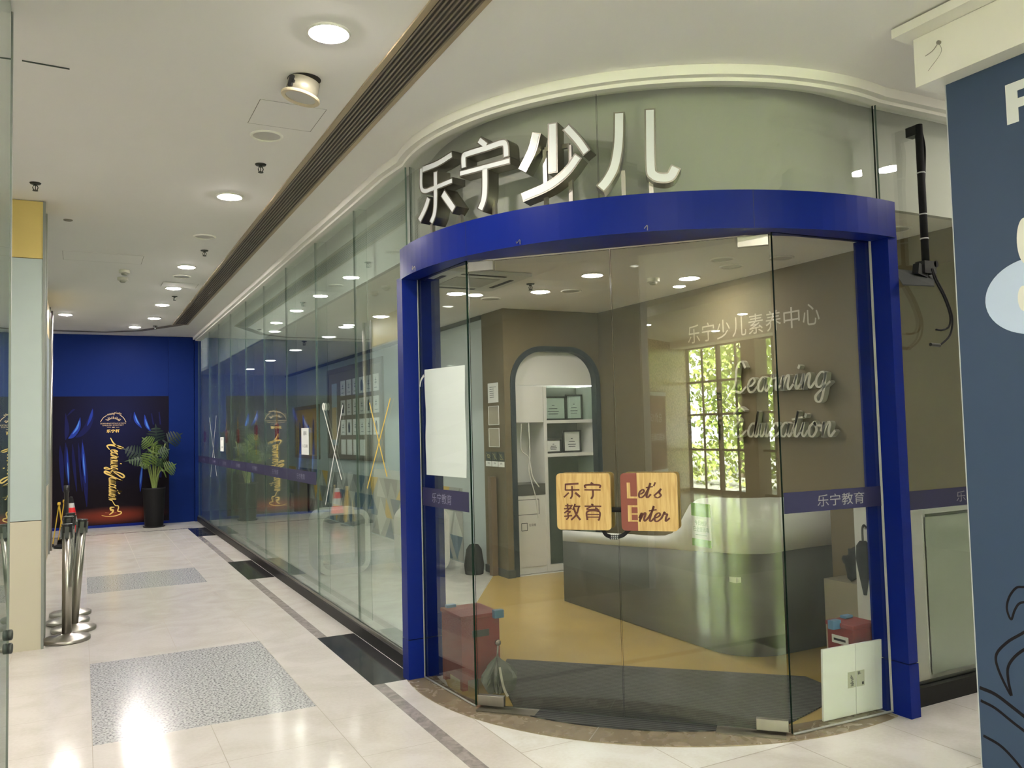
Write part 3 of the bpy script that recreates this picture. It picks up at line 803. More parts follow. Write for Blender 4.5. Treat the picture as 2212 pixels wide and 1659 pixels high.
for ch, foot, lab, strokes, posts in signs:
    k = min(range(1, len(harc) - 1), key=lambda i: abs(foot - (lambda w: 1106 + FPX * w.dot(CR) / w.dot(CF))(V((*harc[i], 2.757)) - EYE)))
    hx, hy = harc[k]; t = (V(harc[k + 1]) - V(harc[k - 1])).normalized(); n = V((t.y, -t.x, 0))
    if n.dot(V((hx, hy, 0))) > 0: n = -n
    P0 = V((hx, hy, 2.757)) - n * .035
    root = thing('sign_character', lab, 'sign letter', (hx - n.x * .08, hy - n.y * .08, 2.757), 'metal sign characters over the entrance')
    bm = bmesh.new(); bf = bmesh.new()
    for pts, w in strokes:
        P = [at(*C1(x, y), P0, n) for x, y in pts]
        P = spline([tuple(p) for p in P], 5) if len(P) > 2 else P
        ribbon(bm, P, w + .006, .095, n, cap=.12); ribbon(bf, [p + n * .0015 for p in P], w - .010, .001, n, cap=.0)
    link('return', bm, steeld, root); link('face', bf, mat('white sign acrylic', (.60, .62, .63), .3), root)
    for x, y in posts if ch != '少' else []:
        a = at(*C1(x, y), P0 - n * .07, n); bp = bmesh.new()
        obox(bp, (a.x, a.y, (a.z + 2.757) / 2), t.to_3d() * .011, n * .011, V((0, 0, (a.z - 2.757) / 2)))
        link('support_post', bp, steel, root)
    if ch == '少':
        a, b = at(*C1(1035, 455), P0 - n * .07, n), at(*C1(1205, 425), P0 - n * .07, n)
        bp = bmesh.new(); obox(bp, (a + b) / 2, (b - a) / 2, n * .01, V((0, 0, .012))); link('cross_bar', bp, steel, root)
        for e in (a, b):
            bp = bmesh.new(); obox(bp, (e.x, e.y, (e.z + 2.757) / 2), t.to_3d() * .011, n * .011, V((0, 0, (e.z - 2.757) / 2))); link('support_post', bp, steel, root)

# ================================================================== CEILING FIXTURES
def disc(bm, r, z, n=28):
    bm.faces.new([bm.verts.new((r * math.cos(2 * math.pi * i / n), -r * math.sin(2 * math.pi * i / n), z)) for i in range(n)])
RING = [(.083, -.001), (.083, -.007), (.092, -.010), (.100, -.004), (.100, 0), (.083, -.001)]
def downlight(label, cat, loc, m, group, lens_z=-.004):
    t = thing('ceiling_downlight', label, cat, loc, group)
    bm = bmesh.new(); lathe(bm, [(r, z) for r, z in RING], 32); o = link('trim_ring', bm, trimw); o.parent = t
    bm = bmesh.new(); lathe(bm, [(.083, -.004), (.075, -.011), (.05, -.016), (0, -.018)], 28) if m in (lamp, lampi) else disc(bm, .083, lens_z); o = link('diffuser', bm, m, None, True); o.parent = t
    return t
L0 = downlight('lit round downlight in the corridor row, nearest the camera', 'ceiling light', (1.011, 3.684, CEIL), lamp, 'lit corridor downlights')
for x, y, lab in ((1.015, 6.604, 'second nearest the camera'), (1.014, 9.567, 'third nearest the camera'), (1.014, 11.009, 'fourth nearest the camera'), (1.0, 12.461, 'third from the blue end wall'), (1.0, 13.918, 'second from the blue end wall'), (.785, 15.124, 'nearest the blue end wall')):
    dup(L0, (x, y, CEIL), 'lit round downlight in the corridor row, ' + lab)
dup(L0, (-.219, 13.863, CEIL), 'lit round downlight left of the corridor row, above the traffic cone')
for x, y, lab in ((1.01, .768, 'lit downlight above the person with the phone'), (1.01, -2.2, 'lit downlight behind the person with the phone'), (5.3, 2.18, 'lit downlight over the passage right of the slate pillar'), (3.0, -.7, 'lit lobby downlight in front of the slate pillar'), (-2.6, -.6, 'lit lobby downlight left of the person'), (-4.6, -3.4, 'lit lobby downlight near the granite wall'), (-1.0, -4.1, 'lit lobby downlight by the window wall')):
    dup(L0, (x, y, CEIL), lab, group='lit lobby downlights')
for x, y, lab in ((-1.6, 2.8, 'added lit downlight in the left shop, nearest the camera'), (-1.6, 5.4, 'added lit downlight in the left shop, by the square pillar'), (-3.4, 4.1, 'added lit downlight deep in the left shop'), (-1.7, 9.2, 'added lit downlight behind the glass beside the belt posts'), (-1.7, 12.2, 'added lit downlight behind the glass by the slim steel post')):  # lamps added in the lit left shop to bounce light into the corridor
    dup(L0, (x, y, 3.0 if y < 7 else CEIL), lab, group='lit lamps added in the left shop')
for x, y, lab in ((-6.3, -2.6, 'added lit lobby downlight close to the granite wall'), (-6.8, -4.6, 'added lit lobby downlight in the corner by the window wall'), (-4.4, -1.0, 'added lit lobby downlight in the middle of the lobby'), (2.6, -3.6, 'added lit lobby downlight right of the person, by the window wall')):  # extra lit lamps added to brighten the lobby mirrored in the doors
    dup(L0, (x, y, CEIL), lab, group='lit lobby downlights')
U0 = downlight('unlit recessed downlight beside the ceiling hatch, near the camera', 'ceiling light', (1.015, 5.154, CEIL), offl, 'unlit corridor downlights', -.002)
dup(U0, (1.011, 8.049, CEIL), 'unlit recessed downlight halfway down the corridor row')
dup(U0, (1.027, 10.174, CEIL), 'unlit recessed downlight just before the farther ceiling hatch')
# loose lamp can hanging out of the ceiling
t = thing('hanging_downlight', 'unlit metal downlight can drooping out of its ceiling hole', 'ceiling light', (1.03, 4.24, CEIL), None)
can = bmesh.new(); lathe(can, [(0, 0), (.082, 0), (.082, -.085), (.0, -.085)], 32)
rim = bmesh.new(); lathe(rim, [(.078, -.083), (.100, -.083), (.102, -.090), (.098, -.096), (.078, -.094), (.078, -.083)], 32)
slot = bmesh.new(); box(slot, (-.094, -.012, -.07), (-.080, .012, -.012)); box(slot, (-.092, -.02, -.05), (-.080, -.008, -.035))
len_ = bmesh.new(); disc(len_, .078, -.088)
R = Matrix.Rotation(math.radians(13), 4, V((.25, 1, 0)).normalized()); T = Matrix.Translation((1.03, 4.24, CEIL - .012))
RZ = Matrix.Rotation(math.radians(35), 4, 'Z')
for nm, b, m in (('can', can, mat('aged aluminium', (.42, .39, .30), .4, .3)), ('rim', rim, mat('aged cream rim', (.62, .53, .36), .5)), ('terminal', slot, black), ('lens', len_, offl)):
    bmesh.ops.transform(b, matrix=T @ R @ RZ, verts=b.verts); link(nm, b, m, t, nm == 'can')
bm = bmesh.new(); disc(bm, .086, 0); bmesh.ops.translate(bm, vec=(1.03, 4.24, CEIL - .0015), verts=bm.verts)
link('ceiling_hole', bm, mat('dark hole', (.05, .045, .04), .9), t)

def sprinkler(label, loc, group='black ceiling sprinklers'):
    t = thing('sprinkler_head', label, 'sprinkler', loc, group)
    bm = bmesh.new(); lathe(bm, [(0, 0), (.038, 0), (.034, -.008), (.012, -.012), (.012, -.02), (0, -.02)], 20)
    for s in (-1, 1): tube(bm, [(s * .010, 0, -.018), (s * .017, 0, -.034), (s * .010, 0, -.052)], .0035, 6)
    lathe(bm, [(.003, -.02), (.003, -.052), (0, -.052)], 8); lathe(bm, [(0, -.052), (.018, -.054), (.018, -.058), (0, -.058)], 16)
    o = link('head', bm, mat('aged bronze', (.030, .034, .022), .4, .4)); o.parent = t
    return t
s0 = sprinkler('black sprinkler in the corridor row, nearest the camera', (1.086, 5.73, CEIL))
for y, lab in ((8.659, 'second nearest the camera'), (11.666, 'third nearest the camera'), (14.909, 'nearest the blue wall')):
    dup(s0, (1.086, y, CEIL), 'black sprinkler in the corridor row, ' + lab)
dup(s0, (-.30, 6.777, CEIL), 'black sprinkler at the left, above the gold headed pillar')
bm = bmesh.new(); lathe(bm, [(0, 0), (.036, 0), (.034, -.006), (.024, -.007), (.02, -.003), (0, -.003)], 20)
o = tag(link('spotlight', bm, mat('dull bronze rim', (.18, .16, .11), .4, .5), loc=None), 'tiny recessed bronze spotlight in the ceiling right of the gold headed pillar', 'ceiling light'); o.location = (-.106, 7.836, CEIL)
def smoke(label, loc, group='smoke detectors of the corridor ceiling'):
    t = thing('smoke_detector', label, 'smoke detector', loc, group)
    bm = bmesh.new(); lathe(bm, [(0, 0), (.058, 0), (.056, -.03), (.04, -.036), (0, -.036)], 24); o = link('base', bm, mat('aged white plastic', (.50, .49, .40), .5), None, False); o.parent = t
    bm = bmesh.new(); lathe(bm, [(.034, -.036), (.034, -.045), (.026, -.055), (0, -.056)], 24); o = link('sensor', bm, mat('aged grey plastic', (.22, .22, .17), .5)); o.parent = t
    return t
k0 = smoke('round smoke detector on the corridor ceiling, the nearer of two', (.417, 10.01, CEIL))
dup(k0, (.418, 10.485, CEIL), 'round smoke detector on the corridor ceiling, the farther of two')

# slot air grille -------------------------------------------------------
t = thing('air_grille', 'long linear brown slot air grille running along the corridor ceiling', 'air vent', (1.44, 6, CEIL))
link('frame', B(((1.325, -5.0, CEIL - .012), (1.355, 14.72, CEIL - .001)), ((1.535, -5.0, CEIL - .012), (1.562, 14.55, CEIL - .001)), ((1.355, 14.55, CEIL - .011), (1.56, 14.58, CEIL - .001))), mat('tan metal', (.36, .29, .18), .45), t)
bm = bmesh.new()
for i in range(8):
    x = 1.362 + i * .0235; box(bm, (x, -5.0, CEIL - .010), (x + .009, 14.56, CEIL - .002))
link('slat', bm, mat('taupe metal', (.20, .165, .115), .45), t)
link('backing', B(((1.35, -5.0, CEIL - .003), (1.54, 14.56, CEIL - .0008))), mat('dark duct', (.035, .028, .02), .8), t)
bm = bmesh.new(); ribbon(bm, [V((1.44, 14.64, CEIL - .003)), V((.88, 15.65, CEIL - .003)), V((.38, 16.0, CEIL - .003)), V((-2.8, 16.0, CEIL - .003))], .16, 0, (0, 0, -1))
tag(link('ceiling_slot', bm, mat('taupe metal')), 'narrow brown slot bending across the ceiling in front of the blue wall', 'air vent')
def hatch(x0, y0, x1, y1, label):
    bm = bmesh.new(); w = .012
    for a in (((x0, y0), (x1, y0)), ((x1, y0), (x1, y1)), ((x1, y1), (x0, y1)), ((x0, y1), (x0, y0))):
        ribbon(bm, [V((*a[0], CEIL - .0045)), V((*a[1], CEIL - .0045))], .003, 0, (0, 0, 1), 1)
    box(bm, (x0 + .003, y0 + .003, CEIL - .004), (x1 - .003, y1 - .003, CEIL - .0005))
    tag(link('access_panel', bm, [white, mat('hatch gap', (.22, .20, .16), .8)]), label, 'ceiling hatch', 'ceiling hatches')
hatch(.87, 4.585, 1.24, 4.97, 'white ceiling hatch beside the drooping lamp can')
hatch(-.17, 9.13, .56, 9.58, 'white ceiling hatch left of the two smoke detectors')
hatch(.86, 10.6, 1.26, 10.93, 'white ceiling hatch between the lit lamps deep in the corridor')
bm = bmesh.new(); tube(bm, [(-.262, 4.575, CEIL - .003), (-.15, 4.58, CEIL - .004), (-.058, 4.587, CEIL - .003)], .0035, 6)
tag(link('ceiling_joint', bm, mat('dark green joint', (.02, .03, .022), .5)), 'short dark panel joint of the ceiling at upper left', 'wire')  # joint between ceiling panels, drawn as a thin dark tube

# ================================================================== CORRIDOR OBJECTS
# rope barrier posts ---------------------------------------------------
def stanchion(label, loc):
    t = thing('barrier_post', label, 'barrier post', loc, 'steel retractable belt posts')
    bm = bmesh.new(); lathe(bm, [(0, .001), (.165, .001), (.168, .006), (.168, .024), (.160, .030), (.09, .047), (.046, .055), (.038, .060), (0, .060)], 48); o = link('base', bm, steel, None, True); o.parent = t
    bm = bmesh.new(); lathe(bm, [(0, 0), (.0345, 0), (.0345, .80), (0, .80)], 28); o = link('pole', bm, steel, None, True); o.parent = t; o.location = (0, 0, .045)
    bm = bmesh.new(); lathe(bm, [(0, .80), (.036, .80), (.036, .855), (.040, .857), (.040, .866), (0, .868)], 28)
    for a in (0, 90, 180, 270):
        c, s = math.cos(math.radians(a)), math.sin(math.radians(a)); obox(bm, (c * .039, s * .039, .80), V((c, s, 0)) * .006, V((-s, c, 0)) * .014, V((0, 0, .045)))
    o = link('belt_head', bm, black); o.parent = t; o.location = (0, 0, .045)
    return t
p0 = stanchion('steel belt post nearest the camera in the left cluster', (-.100, 7.47, 0))
tilt = dup(p0, (-.055, 7.835, 0), 'steel belt post leaning right behind the nearest post')
for c in tilt.children:
    if not c.name.startswith('base'): c.rotation_euler = (0, math.radians(4.2), 0)
dup(p0, (-.10, 8.185, 0), 'steel belt post third from the camera, mostly hidden behind the first two'); dup(p0, (-.085, 8.54, 0), 'steel belt post farthest back in the left cluster')

def blackpost(label, loc):
    t = thing('barrier_post', label, 'barrier post', loc, 'black belt posts by the cone')
    bm = bmesh.new(); lathe(bm, [(0, .001), (.165, .001), (.165, .03), (.05, .06), (0, .06)], 32); o = link('base', bm, blackr, None, True); o.parent = t
    bm = bmesh.new(); lathe(bm, [(0, .05), (.03, .05), (.03, .80), (.036, .80), (.036, .90), (0, .90)], 20); o = link('pole', bm, black, None, True); o.parent = t
    return t
b0 = blackpost('black belt post standing by the traffic cone, nearer the corridor', (-.195, 13.83, 0))
dup(b0, (-.52, 14.06, 0), 'black belt post behind the steel tube, left of the yellow sign')
t = thing('traffic_cone', 'red and white striped traffic cone with black top and base', 'traffic cone', (-.14, 14.45, 0))
prof = lambda z: .135 - .112 * (z - .03) / .67
def band(z0, z1): 
    bm = bmesh.new(); lathe(bm, [(prof(z0), z0), (prof(z1), z1)], 28, (-.14, 14.45, 0)); return bm
bm = bmesh.new(); box(bm, (-.32, 14.27, .001), (.04, 14.63, .03)); lathe(bm, [(prof(.03), .03), (prof(.16), .16)], 28, (-.14, 14.45, 0)); link('base', bm, blackr, t)
link('red_band', band(.16, .29), mat('red plastic', (.55, .02, .025), .4), t); link('white_band', band(.29, .42), letterw, t); link('red_band', band(.42, .53), mat('red plastic'), t); link('white_band', band(.53, .60), letterw, t)
bm = bmesh.new(); lathe(bm, [(prof(.60), .60), (prof(.68), .68), (.015, .70), (0, .70)], 28, (-.14, 14.45, 0)); link('tip', bm, blackr, t)
for (x, y, lab, dx) in ((-.30, 14.30, 'yellow folding wet floor sign left of the traffic cone', .02), (-.24, 14.85, 'second yellow folding floor sign, standing behind the cone', .03)):
    t = thing('floor_sign', lab, 'floor sign', (x, y, 0), 'yellow folding floor signs')
    for s, nm in ((-1, 'panel'), (1, 'panel')):
        bm = bmesh.new(); c = V((x + s * .04, y, .30)); az = V((-s * .04, 0, .30)); ax = az.cross(V((0, 1, 0))).normalized()
        obox(bm, c, ax * .006, V((0, .13, 0)), az); link(nm, bm, yellowp, t)
    link('hinge', B(((x - .018, y - .12, .595), (x + .018, y + .12, .625))), yellowp, t)

# poster -------------------------------------------------------------
PY = 16.442
def postermat():
    m = mat('poster print', (.006, .005, .016), .6, spec=.08); nt = m.node_tree; b = nt.nodes['Principled BSDF']
    tc = nt.nodes.new('ShaderNodeTexCoord')
    def glow(loc, sc, stops):
        mp = nt.nodes.new('ShaderNodeMapping'); mp.vector_type = 'TEXTURE'; mp.inputs['Location'].default_value = loc; mp.inputs['Scale'].default_value = sc
        g = nt.nodes.new('ShaderNodeTexGradient'); g.gradient_type = 'SPHERICAL'
        nt.links.new(tc.outputs['Object'], mp.inputs[0]); nt.links.new(mp.outputs[0], g.inputs[0]); return ramp(nt, g.outputs['Fac'], stops)
    a = glow((.5, PY, 1.9), (1.1, 5, 1.3), [(0, (.006, .004, .007)), (.9, (.006, .008, .040))])
    c = glow((.50, PY, .20), (.95, 5, .17), [(0, (0, 0, 0)), (.25, (.035, .008, .004)), (1, (.20, .03, .012))])
    ad = nt.nodes.new('ShaderNodeMix'); ad.data_type = 'RGBA'; ad.blend_type = 'ADD'; ad.inputs[0].default_value = 1
    nt.links.new(a.outputs[0], ad.inputs[6]); nt.links.new(c.outputs[0], ad.inputs[7]); nt.links.new(ad.outputs[2], b.inputs['Base Color']); return m
t = tag(link('stage_poster', B(((-2.55, PY, .05), (1.424, 16.458, 2.325))), postermat()), 'large dark stage curtain poster with gold lettering on the blue end wall', 'poster')
pst = t
def pc(x, y, o=.001): a = aty(x / 3.318, 700 + y / 3.318, PY); return V((a.x, PY - o, a.z))
bcols = [mat('deep blue print', (.007, .009, .065), .6, spec=.1), mat('blue print', (.014, .035, .26), .6, spec=.1), mat('light blue print', (.07, .20, .60), .6, spec=.1)]
st = [([(480, 660), (520, 620), (540, 610)], .03, 0), ([(665, 600), (655, 660), (630, 730), (580, 790), (540, 812)], .10, 0), ([(664, 610), (650, 670), (625, 730)], .045, 1), ([(575, 670), (560, 740), (520, 800), (490, 820)], .08, 1), ([(570, 690), (552, 745), (520, 790)], .032, 2), ([(470, 640), (480, 760), (470, 830)], .07, 0),
      ([(470, 850), (480, 1000), (495, 1170)], .08, 0), ([(480, 880), (485, 1020), (492, 1150)], .03, 1), ([(484, 990), (488, 1060), (492, 1140)], .018, 2), ([(590, 825), (598, 980), (612, 1130), (622, 1310)], .09, 0), ([(591, 850), (600, 980), (612, 1140)], .05, 1), ([(596, 930), (601, 1010), (608, 1090)], .02, 2), ([(520, 860), (530, 1000), (550, 1200)], .05, 0), ([(430, 870), (440, 1000), (450, 1200)], .07, 0), ([(560, 850), (575, 1000), (590, 1200)], .05, 0),
      ([(962, 630), (975, 690), (1015, 745)], .06, 1), ([(968, 650), (980, 690), (1000, 722)], .022, 2), ([(1036, 650), (1050, 720), (1080, 770)], .06, 1), ([(1041, 680), (1054, 725), (1068, 752)], .028, 2), ([(1085, 640), (1100, 720)], .03, 0), ([(1140, 630), (1150, 720)], .03, 0), ([(1020, 1010), (1010, 1100), (1005, 1200)], .05, 1), ([(1018, 1030), (1010, 1100), (1006, 1150)], .02, 2), ([(1080, 900), (1075, 1100)], .06, 0), ([(1150, 900), (1150, 1100)], .05, 0), ([(930, 700), (940, 640)], .02, 0)]
bms = [bmesh.new() for _ in range(3)]
for pts, w, ci in st:
    P = spline([tuple(pc(x, y, .0008 + .0004 * ci)) for x, y in pts], 6); n = len(P)
    ribbon(bms[ci], P, [w * max(.06, math.sin(math.pi * (i + .4) / n)) for i in range(n)], 0, (0, -1, 0))
for b, m in zip(bms, bcols): link('curtain_print', b, m, pst)
bm = bmesh.new()
ribbon(bm, spline([tuple(pc(x, y, .002)) for x, y in ((720, 702), (740, 672), (765, 655))], 5), .010, 0, (0, -1, 0)); ribbon(bm, spline([tuple(pc(x, y, .002)) for x, y in ((858, 650), (885, 672), (903, 702))], 5), .010, 0, (0, -1, 0))
for i in range(9):
    a = math.radians(150 - 15 * i); c = (812, 705)
    for k in (0, 1):
        r0 = 34; r1 = 34 + (14 if (i + k) % 2 else 24); aa = a - math.radians(6 * k)
        ribbon(bm, [pc(c[0] + r0 * math.cos(aa) * 1.2, c[1] - r0 * math.sin(aa) * .75, .002), pc(c[0] + r1 * math.cos(aa) * 1.1, c[1] - r1 * math.sin(aa) * .75, .002)], .007, 0, (0, -1, 0))
PF = Frame((0, PY - .002, 0), (1, 0, 0), (0, 0, 1))
def ptext(bm, s, x0, x1, y0, y1): a, b = pc(x0, y1), pc(x1, y0); text(bm, s, PF, a.x, a.z, b.x - a.x, b.z - a.z, 0)
a = pc(768, 655); script(bm, 'learning', Frame((a.x, PY - .002, a.z), (1, 0, .3), (-.3, 0, 1)), .022, .018, .006, 0) if 'l' in GL else script(bm, 'earning', Frame((a.x, PY - .002, a.z), (1, 0, .2), (-.2, 0, 1)), .022, .02, .006, 0)
a = pc(818, 640); script(bm, 'education', Frame((a.x, PY - .002, a.z), (1, 0, -.18), (.18, 0, 1)), .020, .015, .006, 0)
ptext(bm, 'LEARNING EDUCATION', 719, 902, 706, 718); ptext(bm, 'ENGLISH CONTEST', 736, 887, 720, 731)
for x0, x1, w in ((768, 795, .004), (803, 822, .010), (830, 855, .004)): ribbon(bm, [pc(x0, 740, .002), pc(x1, 740, .002)], w, 0, (0, -1, 0))
link('logo_print', bm, goldp, pst)
bm = bmesh.new(); a, b = pc(763, 780), pc(858, 753); text(bm, '乐宁杯', PF, a.x, a.z, b.x - a.x, b.z - a.z, 0, off=.02)
def pd(x, y, o=.002): a = aty(200 + x / 6.145, 880 + y / 6.145, PY); return V((a.x, PY - o, a.z))
a = pd(238, 560); script(bm, 'earning', Frame((a.x, PY - .002, a.z), (0, 0, -1), (1, 0, 0)), .115, .060, .017, 0, slant=.10, calli=.35)
a = pd(215, 930); script(bm, 'ducation', Frame((a.x, PY - .002, a.z), (0, 0, -1), (1, 0, 0)), .115, .058, .017, 0, slant=.10, calli=.35)
def pstroke(pts, w): 
    P = spline([tuple(pd(x, y)) for x, y in pts], 6); n = len(P)
    ribbon(bm, P, [w * (.35 + .65 * math.sin(math.pi * (i + .5) / n)) for i in range(n)], 0, (0, -1, 0))
pstroke([(238, 405), (275, 470), (340, 530), (400, 540), (330, 515), (240, 500), (192, 512), (225, 560)], .034)
pstroke([(265, 850), (330, 860), (400, 890), (420, 920), (390, 930), (330, 890), (270, 850)], .028); pstroke([(260, 820), (245, 870), (300, 900), (180, 850), (165, 870), (250, 910), (380, 965)], .030)
pstroke([(240, 1185), (262, 1240), (300, 1300), (335, 1305), (345, 1330), (335, 1375), (375, 1385), (375, 1410), (300, 1440), (200, 1448), (120, 1435)], .020)
pstroke([(290, 1325), (240, 1330), (245, 1360), (270, 1365), (262, 1395), (220, 1425)], .034)
link('gold_print', bm, gold, pst)
bm = bmesh.new(); f5 = Frame((0, PY - .002, 0), (1, 0, 0), (0, 0, 1)); a, b = pd(165, 1408), pd(215, 1390); text(bm, 'The', f5, a.x, a.z, b.x - a.x, b.z - a.z, 0); a, b = pd(275, 1405), pd(315, 1388); text(bm, 'th', f5, a.x, a.z, b.x - a.x, b.z - a.z, 0)
link('small_print', bm, mat('red gold print', (.45, .16, .06), .5), pst)

# potted monstera --------------------------------------------------------
PLX, PLY = 1.135, 15.93
t = thing('potted_plant', 'tall potted swiss cheese plant in a black tapered planter before the poster', 'plant', (PLX, PLY, 0))
bm = bmesh.new(); lathe(bm, [(0, .001), (.148, .001), (.152, .02), (.188, .66), (.192, .69), (.180, .69), (.172, .64), (0, .64)], 36, (PLX, PLY, 0)); link('pot', bm, mat('black planter', (.008, .008, .009), .6, spec=.15), t, True)
bm = bmesh.new(); lathe(bm, [(0, .0), (.17, .0), (.185, .015), (.175, .018), (0, .016)], 32, (PLX, PLY, 0)); link('saucer', bm, blackr, t, True)
leafd = mat('dark green leaf', (.007, .017, .013), .5, spec=.2, var=.3, vscale=20); leafg = mat('bright green leaf', (.050, .085, .013), .5, spec=.25, var=.3, vscale=18); leafm = mat('mid green leaf', (.020, .044, .015), .5, spec=.25, var=.3, vscale=18); stemm = mat('green stem', (.15, .20, .05), .5, var=.15)
def monstera(base, tip, w, facing, m):
    base, tip = V(base), V(tip); ax = tip - base; L = ax.length; ax.normalize(); fn = V(facing); fn = (fn - ax * fn.dot(ax)).normalized(); sd = ax.cross(fn)
    bm = bmesh.new(); N = 6
    def pt(t, s, curl=1.0): return base + ax * (L * t) + sd * (w * s) - fn * (L * .18 * (t - .4) ** 2 + w * .35 * s * s * curl)
    prof = lambda u: (.34 + .30 * math.sin(math.pi * min(1, u * 1.15)) ** .7) * (1 - .55 * u ** 3)
    for sg in (-1, 1):
        for i in range(N):
            r0 = i / N * .92; r1 = (i + .78) / N * .92
            W_ = .62 * (1 - (i / N - .30) ** 2 * 1.8)
            sw = .20 - .045 * i + (-.30 if i == 0 else 0)
            a = pt(r0, 0); b = pt(r1, 0); hw = .5 * .42 / N
            def mid(u, k): c_ = (r0 + r1) / 2 + sw * u; return pt(c_ + hw * k, sg * W_ * u)
            vs = [bm.verts.new(p) for p in (a, b, mid(.35, 1.35), mid(.75, 1.15), mid(1.0, .35), mid(1.0, -.45), mid(.75, -1.05), mid(.35, -1.3))]
            bm.faces.new([vs[0], vs[1], vs[2], vs[7]]); bm.faces.new([vs[7], vs[2], vs[3], vs[6]]); bm.faces.new([vs[6], vs[3], vs[4], vs[5]])
    tipv = [pt(.90, -.06), pt(.90, .06), pt(1.08, 0)]; bm.faces.new([bm.verts.new(p) for p in tipv])
    ribbon(bm, [pt(0, 0) + fn * .002, pt(.5, 0) + fn * .002, pt(.95, 0) + fn * .002], .012, 0, fn)
    return link('leaf', bm, m, t)
def lp(px, py, y=PLY): return aty(px, py, y)
LV = [((338, 962), (337, 918), .27, (.1, -1, .3), leafd, 15.97), ((357, 958), (393, 936), .25, (.1, -1, .25), leafd, 15.98), ((312, 985), (266, 968), .25, (-.1, -1, .5), leafd, 15.9), ((315, 990), (272, 995), .20, (-.1, -1, .5), leafm, 15.86),
      ((331, 965), (308, 945), .24, (0, -1, .4), leafg, 15.82), ((330, 975), (312, 1008), .24, (-.1, -1, .3), leafg, 15.78), ((337, 982), (366, 970), .24, (.1, -1, .4), leafm, 15.85), ((352, 1018), (380, 1002), .24, (.2, -1, .35), leafg, 15.84),
      ((340, 985), (338, 1010), .16, (0, -1, .2), leafm, 15.8), ((322, 1000), (300, 1006), .15, (0, -1, .4), leafg, 15.8), ((348, 990), (352, 1012), .15, (.2, -1, .3), leafm, 15.9), ((330, 958), (342, 985), .20, (0, -1, .35), leafg, 15.86)]
bm = bmesh.new()
for b, e, w, fc, m, yy in LV:
    B0, E0 = lp(*b, yy), lp(*e, yy)
    monstera(B0, E0, w, fc, m)
    k = (B0.x - PLX)
    tube(bm, spline([(PLX + k * .12, PLY - .02 + random.uniform(-.04, .04), .63), (PLX + k * .35, (PLY * 2 + yy) / 3, .85), (PLX + k * .75, (PLY + yy) / 2, (B0.z + .9) / 2 + .05), tuple(B0)], 5), .011, 7)
link('stem', bm, stemm, t, True)

# things stuck on the long glass wall ------------------------------------
XO = XG - .0012
def film(lo, hi, m, label, cat, group=None, name='sticker_band'):
    bm = bmesh.new(); box(bm, lo, hi); return tag(link(name, bm, m), label, cat, group)
filmt = mat('grey film lettering', (.22, .22, .30), .6)
for k in range(7):
    y0, y1 = max(jy[k + 1], 7.66) + .006, jy[k] - .006
    o = film((XO - .0006, y0, 1.095), (XO, y1, 1.213), navy, 'navy sticker band across the %s sheet of the corridor glass wall' % ordn[k], 'sticker', 'navy sticker bands on the glass')
    bm = bmesh.new(); fr2 = Frame((XO - .0010, (y0 + y1) / 2, 1.154), (0, -1, 0), (0, 0, 1)); text(bm, '乐宁教育', fr2, -.17, -.028, .34, .056, 0); link('lettering', bm, filmt, o)
def cross(px, m, label, w=.016):
    t = thing('tape_cross', label, 'tape cross', tuple(atx(*px[0], XO)), 'tape crosses on the glass')
    for a, b in ((px[0], px[1]), (px[2], px[3])):
        bm = bmesh.new(); A, Bq = atx(*a, XO), atx(*b, XO); ribbon(bm, [A, Bq], w, .0008, (-1, 0, 0)); link('strip', bm, m, t)
    return t
tc_ = cross(((697, 880), (738, 1036), (740, 875), (703, 1090)), mat('white tape', (.78, .78, .74), .5), 'white tape cross on the second nearest sheet, with a rolled end')
bm = bmesh.new(); a = atx(697, 879, XO - .008)
for dy in (-.03,): tube(bm, [a + V((0, dy + .03 * math.cos(i * math.pi / 8), .03 * math.sin(i * math.pi / 8))) for i in range(17)], .006, 6)
link('rolled_end', bm, mat('white tape'), tc_)
cross(((798, 870), (836, 1030), (843, 860), (793, 1055)), mat('yellow tape', (.72, .50, .08), .5), 'yellow tape cross on the nearest sheet of the corridor glass wall')
cross(((452, 902), (468, 1028), (467, 898), (455, 1030)), mat('white tape'), 'thin white tape cross on the farthest sheet of the glass wall', .02)
for p, (yw, zh), lab in (((651, 928), (.29, .40), 'white printed notice on the glass left of the white tape cross'), ((476, 947), (.33, .36), 'small white notice on the far end of the glass wall')):
    a = atx(*p, XO); o = film((XO - .0008, a.y - yw, 1.615 - .245 if p[0] > 600 else 1.33), (XO, a.y, 1.63 if p[0] > 600 else 1.55), paper, lab, 'notice', None, 'paper_notice')
    bm = bmesh.new(); f3 = Frame((XO - .0012, a.y - yw / 2, 1.5 if p[0] > 600 else 1.44), (0, -1, 0), (0, 0, 1))
    text(bm, '通知', f3, -.06, .06, .12, .04, 0); text(bm, '11-22-88', f3, -.10, -.06, .20, .03, 0); link('print', bm, ink, o)

